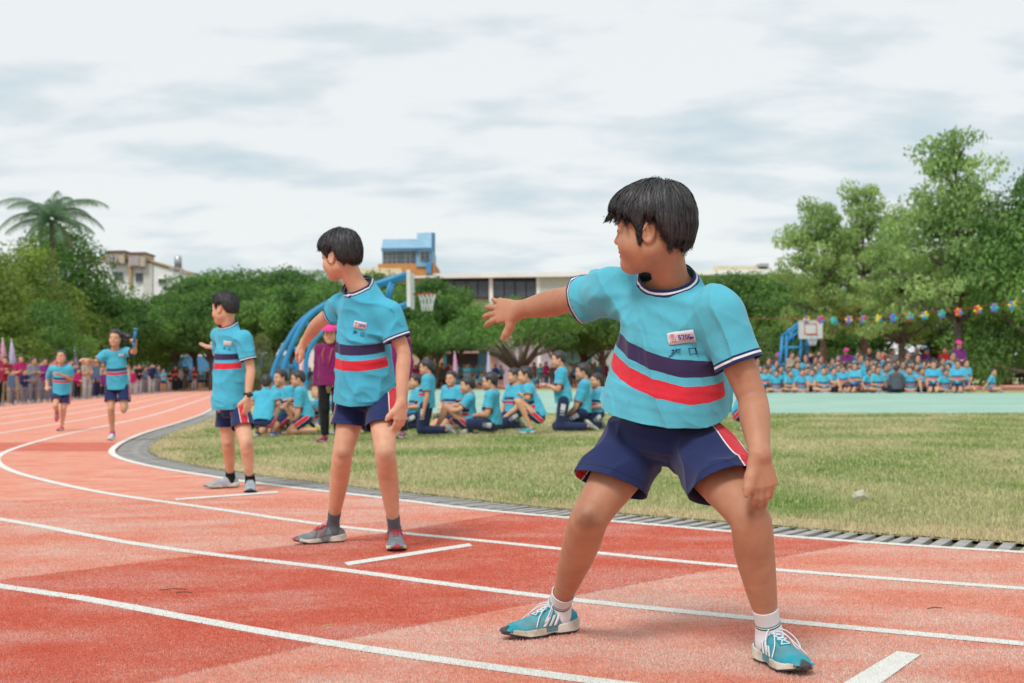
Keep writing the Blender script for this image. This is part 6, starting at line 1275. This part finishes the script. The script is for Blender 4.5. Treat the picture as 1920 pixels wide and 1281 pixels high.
# ------------------------------------------------------------------ crowds: one of each kind is built, then copied part by part
CP = {}
def cproto(kind, arms, low, style, head=0, seed=0, long=False, lean=0., bulk=1.0, h=.017):
    key = (kind, arms, low, style, head, seed, long)
    if key in CP: return CP[key]
    root = thing('person', 'x', 'person', (0, 0, 0)); J = xform(pose(kind, arms=arms, head=head, lean=lean), (0, 0, 0), 0, 1.0); P = Person(root, J, s=1.0, bulk=bulk, h=h, fingers=False, skin=SKIN_C, seed=seed, hair=style, detail=True)
    P.body(); P.hair(rough=1); kn = kind in ('stand', 'kneel_up')
    if low == 'uni': P.shirt(hem=-.08 if kn else .02, slen=.72, nt_=.02, stripes=(.5, .4), sw=.04); P.shorts(tend=.62, r1=.09)
    else: P.shirt(hem=-.14 if kn else .0, longsleeve=long, mat=M['cloth'], name='jacket' if long else 'shirt', collar=False, nt_=.025, stripes=(.5, .5), slen=.7); P.shorts(full=True, mat=M['cloth'], name='trousers', r0=.09, ankle=.052)
    for X in 'RL': P.shoe(X, color=(.25, .25, .27), sole=(.3, .3, .3), detail=False)
    for o in root.children_recursive:        # crowd members need no shell thickness
        for m_ in list(o.modifiers): o.modifiers.remove(m_)
    CP[key] = dict(root=root, used=False); return CP[key]
def put(pr, loc, yaw, s, label, cat, group, top=None, pants=None, skin=(1, 1, 1), shoes=None, sz=1.0, capc=None):
    src = pr['root']
    if not pr['used']: r = src; pr['used'] = True; kids = [(c, c) for c in src.children]; sub = None
    else:
        r = src.copy(); COL.objects.link(r)
        for c in list(src.children):
            if c.name.startswith('cap'): continue
            k = c.copy(); COL.objects.link(k); k.parent = r
            for g_ in c.children: q = g_.copy(); COL.objects.link(q); q.parent = k
    r.location = loc; r.rotation_euler = (0, 0, math.radians(yaw)); r.scale = (s, s, s * sz); tag(r, label, cat, group)
    for c in r.children:
        n = c.name.split('.')[0]
        if n in ('shirt', 'jacket') and top: c.color = (*top, 1)
        elif n == 'trousers' and pants: c.color = (*pants, 1)
        elif n == 'body': c.color = (*skin, 1)
        elif n == 'shoe' and shoes: c.color = (*shoes, 1)
    if capc: o = obj('cap', CAPM, None, r, color=capc); o.location = (0, -.035, pr['capz'])
    return r
def cap_mesh():
    mb = MB(); n, m = 12, 5; V = []; F = []
    for j in range(m + 1):
        a = j / m * math.pi / 2
        for i in range(n): b_ = 2 * math.pi * i / n; V.append((math.cos(a) * .098 * math.cos(b_), math.cos(a) * .116 * math.sin(b_), .04 + math.sin(a) * .095))
    for j in range(m):
        for i in range(n): F.append((j * n + i, j * n + (i + 1) % n, (j + 1) * n + (i + 1) % n, (j + 1) * n + i))
    mb.add(V, F); mb.add([(-.07, -.10, .04), (.07, -.10, .04), (.05, -.19, .025), (-.05, -.19, .025), (-.07, -.10, .046), (.07, -.10, .046), (.05, -.19, .031), (-.05, -.19, .031)], [(0, 3, 2, 1), (4, 5, 6, 7), (0, 1, 5, 4), (1, 2, 6, 5), (2, 3, 7, 6), (3, 0, 4, 7)]); me = mb.mesh('cap', True); me.materials.append(M['cloth']); return me
CAPM = cap_mesh()
PAL = [('magenta', (.42, .02, .12)), ('black', (.015, .015, .018)), ('dark grey', (.06, .06, .07)), ('salmon pink', (.70, .16, .14)), ('grey', (.22, .23, .25)), ('navy', (.02, .03, .10)), ('dark red', (.25, .02, .03)), ('white', (.62, .62, .62)), ('blue', (.03, .10, .40)), ('beige', (.42, .34, .26)), ('red', (.55, .03, .04)), ('purple', (.18, .03, .20)), ('teal', (.03, .28, .30)), ('denim blue', (.10, .16, .26))]
PAN = [('black', (.012, .012, .015)), ('denim', (.07, .11, .18)), ('grey', (.16, .16, .19)), ('navy', (.015, .02, .06)), ('khaki', (.30, .24, .16)), ('pale', (.42, .42, .44)), ('yellow', (.50, .42, .03))]
rc = random.Random(77)
stand = [cproto('stand', 'down', 'c', 'short', 0, 1, True), cproto('stand', 'fold', 'c', 'short', 12, 2, True), cproto('stand', 'face', 'c', 'long', -10, 3, True), cproto('stand', 'lap', 'c', 'long', 15, 4, True), cproto('stand', 'fold', 'c', 'long', -20, 5, False)]
kstand = [cproto('stand', 'down', 'uni', 'short', 10, 6), cproto('stand', 'lap', 'uni', 'short', -15, 7)]
seat = [cproto('cross', 'lap', 'uni', 'short', 0, 8), cproto('cross', 'knees', 'uni', 'short', 20, 9), cproto('knees_up', 'hug', 'uni', 'short', -15, 10), cproto('kneel_sit', 'lap', 'uni', 'short', 10, 11), cproto('cross', 'back', 'uni', 'short', -25, 12), cproto('knees_up', 'knees', 'uni', 'short', 30, 13)]
sat = cproto('cross', 'lap', 'c', 'short', 0, 14, True)
for p_ in stand + kstand: p_['capz'] = .74 + .56
for p_ in seat + [sat]: p_['capz'] = .10 + .56
ORD = ['1st', '2nd', '3rd'] + [f'{i}th' for i in range(4, 100)]; ORD[20:23] = ['21st', '22nd', '23rd']; ORD[30:33] = ['31st', '32nd', '33rd']; ORD[40:43] = ['41st', '42nd', '43rd']
POSE = ['arms down', 'arms folded', 'hands raised to face', 'hands held together', 'folded arms and short sleeves']
# spectators beside the track on the left
SG = 'spectators standing along the left side of the track'; rowname = ['front row', 'second row', 'back row']
for row, (off, x0, x1) in enumerate(((.1, -4, 395), (.75, -12, 385), (1.4, -8, 330))):
    x = x0; i = 0
    while x < x1:
        p_ = col_hit(x, off); st = .38 if row == 0 else .42; dpx = max(6.5, st * FPX / p_[1] * rc.uniform(.85, 1.2) * (1.0 if x < 200 else .9)); loc = (p_[0], p_[1] + rc.uniform(-.15, .15), 0)
        k = rc.randrange(5); ci = rc.randrange(len(PAL)); pi = rc.randrange(6)
        if row == 0 and i == 0: ci, pi = 0, 0
        if row == 0 and i == 3: ci, pi = 4, 2
        if row == 0 and i == 5: ci, pi = 3, 2
        uni = x > 300 and rc.random() < .55; child = rc.random() < (.25 if row == 0 else .05)
        place = f'{ORD[i]} from left, {rowname[row]} beside track'
        if uni: put(kstand[rc.randrange(2)], loc, rc.uniform(20, 70), rc.uniform(.88, 1.05), f'pupil in cyan uniform, {place}', 'pupil', SG, top=(rc.uniform(.8, 1.3), 1, 1), skin=(rc.uniform(.85, 1.1),) * 3)
        else: put(stand[k], loc, rc.uniform(15, 75), rc.uniform(.82, .95) if child else rc.uniform(1.08, 1.24), f'spectator in {PAL[ci][0]} top and {PAN[pi][0]} trousers, {place}', 'spectator', SG, top=PAL[ci][1], pants=PAN[pi][1], skin=(rc.uniform(.85, 1.12),) * 3)
        x += dpx; i += 1
# far pupils across the field
FG = 'far group across the field'
i = 0
for row in range(2):
    x = 400 + row * 5
    while x < 1135:
        if 940 < x < 968 or rc.random() < .12: x += 8; continue
        d = 100 - (x - 400) * .012 + row * 1.2 if x < 600 else 88 + row * 1.5; loc = at(x, 700, d) * A(1, 1, 0); where = f'{ORD[i]} from left, far {"rear" if row else "front"} line across field'
        if x < 600 or rc.random() < .55: put(seat[rc.randrange(6)] if row == 0 and rc.random() < .7 else kstand[rc.randrange(2)], loc, rc.uniform(-30, 30), rc.uniform(.95, 1.1), f'cyan-shirted pupil, {where}', 'pupil', FG, top=(rc.uniform(.7, 1.4), 1, 1))
        else: ci = rc.randrange(len(PAL)); put(stand[rc.randrange(5)], loc, rc.uniform(-40, 40), rc.uniform(1.0, 1.15), f'adult in {PAL[ci][0]}, {where}', 'spectator', FG, top=PAL[ci][1], pants=PAN[rc.randrange(4)][1])
        x += rc.uniform(9, 14); i += 1
    i = 0
# pupils seated on the court at right
RG = 'pupils seated in rows at the far edge of the green court'; names = ['front row', 'second row', 'third row', 'fourth row', 'fifth row']
FRONT = ['leaning back on his hands', 'hands on knees', 'hugging his knees', 'kneeling', 'resting on his arms', 'knees up']
for row in range(5):
    x = 1372 + row * 6 + rc.uniform(0, 8); i = 0; x1 = (1800, 1812, 1822, 1795, 1770)[row]
    while x < x1:
        base = 54.0 - (x - 1435) * .0155; d = base + row * 1.15 + rc.uniform(-.15, .15); loc = at(x, 700, d) * A(1, 1, 0)
        if row == 0 and 1655 < x < 1705: x += 22; continue
        k = rc.randrange(6) if row < 3 else rc.choice([3, 3, 0, 2]); hgt = 1 + .10 * row
        put(seat[k], loc, rc.uniform(-40, 35), rc.uniform(1.02, 1.25), f'cyan-shirted pupil, {ORD[i]} from left in the {names[row]} of the seated crowd', 'pupil', RG, top=(rc.uniform(.7, 1.5), rc.uniform(.9, 1.1), 1), skin=(rc.uniform(.8, 1.15),) * 3, sz=hgt)
        x += rc.uniform(17, 25) * (.9 if row else 1); i += 1
put(sat, at(1681, 700, 49.6) * A(1, 1, 0), 178, 1.25, 'adult in a dark grey jacket seated with back to us before the pupils', 'adult', None, top=(.085, .10, .12), pants=(.02, .02, .03))
put(seat[4], at(1858, 700, 47.4) * A(1, 1, 0), 62, 1.05, 'lone pupil leaning back at the right end of the seated crowd', 'pupil', RG, top=(1.1, 1, 1))
for k, (x, d, ci, pi, capc, s_, lb_) in enumerate([(1458, 62, 11, 0, (.5, .1, .5), 1.0, 'person in purple with a purple cap under the far backboard'), (1484, 58, 9, 4, None, 1.0, 'person in a cream jacket by the far basketball stand legs'), (1519, 64, 5, 0, None, 1.05, 'person in navy beside a yellow flag, right of the stand'), (1536, 64, 6, 1, None, 1.08, 'person in dark red plaid, second one right of the stand'), (1588, 61, 11, 0, (.75, .05, .30), 1.1, 'woman in purple with a pink cap left of the thin trunk'), (1610, 63, 13, 1, None, 1.1, 'person in pale denim right of the pink-capped woman'), (1631, 63, 2, 0, None, 1.15, 'man in dark grey at the thin trunk'), (1656, 60, 3, 0, None, 1.02, 'woman in salmon red in the middle of the standing helpers'), (1673, 64, 7, 0, None, 1.12, 'person in white next to the salmon red woman'), (1698, 66, 1, 0, None, 1.12, 'man in black by the second trunk'), (1720, 65, 4, 6, (.6, .6, .6), 1.15, 'man in grey with a white cap'), (1736, 63, 11, 0, (.03, .15, .35), 1.12, 'person in purple with a blue cap'), (1771, 66, 10, 0, None, 1.15, 'woman in bright red with folded arms left of the tallest trunk'), (1798, 56, 11, 0, (.80, .05, .32), 1.2, 'tall woman in purple with a bright pink cap at the tallest trunk'), (1876, 76, 7, 0, None, 1.15, 'person in white top and black trousers at far right, left of a pair'), (1887, 77, 9, 0, None, 1.12, 'person in beige at far right, right of a pair'), (1916, 74, 6, 5, None, 1.15, 'person in patterned dark red cut by the right picture edge')]):
    put(stand[(1 if ci == 10 else k) % 5], at(x, 700, d - 2.5) * A(1, 1, 0), rc.uniform(-35, 35), s_ * 1.1, lb_, 'adult', 'adults standing behind the seated crowd', top=PAL[ci][1], pants=PAN[pi][1], capc=capc)
for pr in CP.values():
    if not pr['used']:
        for o in [pr['root']] + list(pr['root'].children_recursive): bpy.data.objects.remove(o)
# shade-side clutter: yellow flags by the stand
for x, lb_ in ((1515, 'small yellow flag nearest the far basketball stand'), (1531, 'small yellow flag right of its twin')):
    b_ = at(x, 700, 63) * A(1, 1, 0); t = thing('flag', lb_, 'flag', b_, 'small yellow flags'); mb = MB(); mb.tube([A(0, 0, 0), A(0, 0, 1.5)], .02, 6); mb.build('pole', M_NET, t); mb = MB(); mb.tube([A(.06, 0, 1.45), A(.10, 0, 1.2), A(.16, 0, .9), A(.12, 0, .55)], [.03, .09, .12, .05], 8); mb.build('cloth', simple('yellow_cloth', (.65, .42, .03)), t, True)
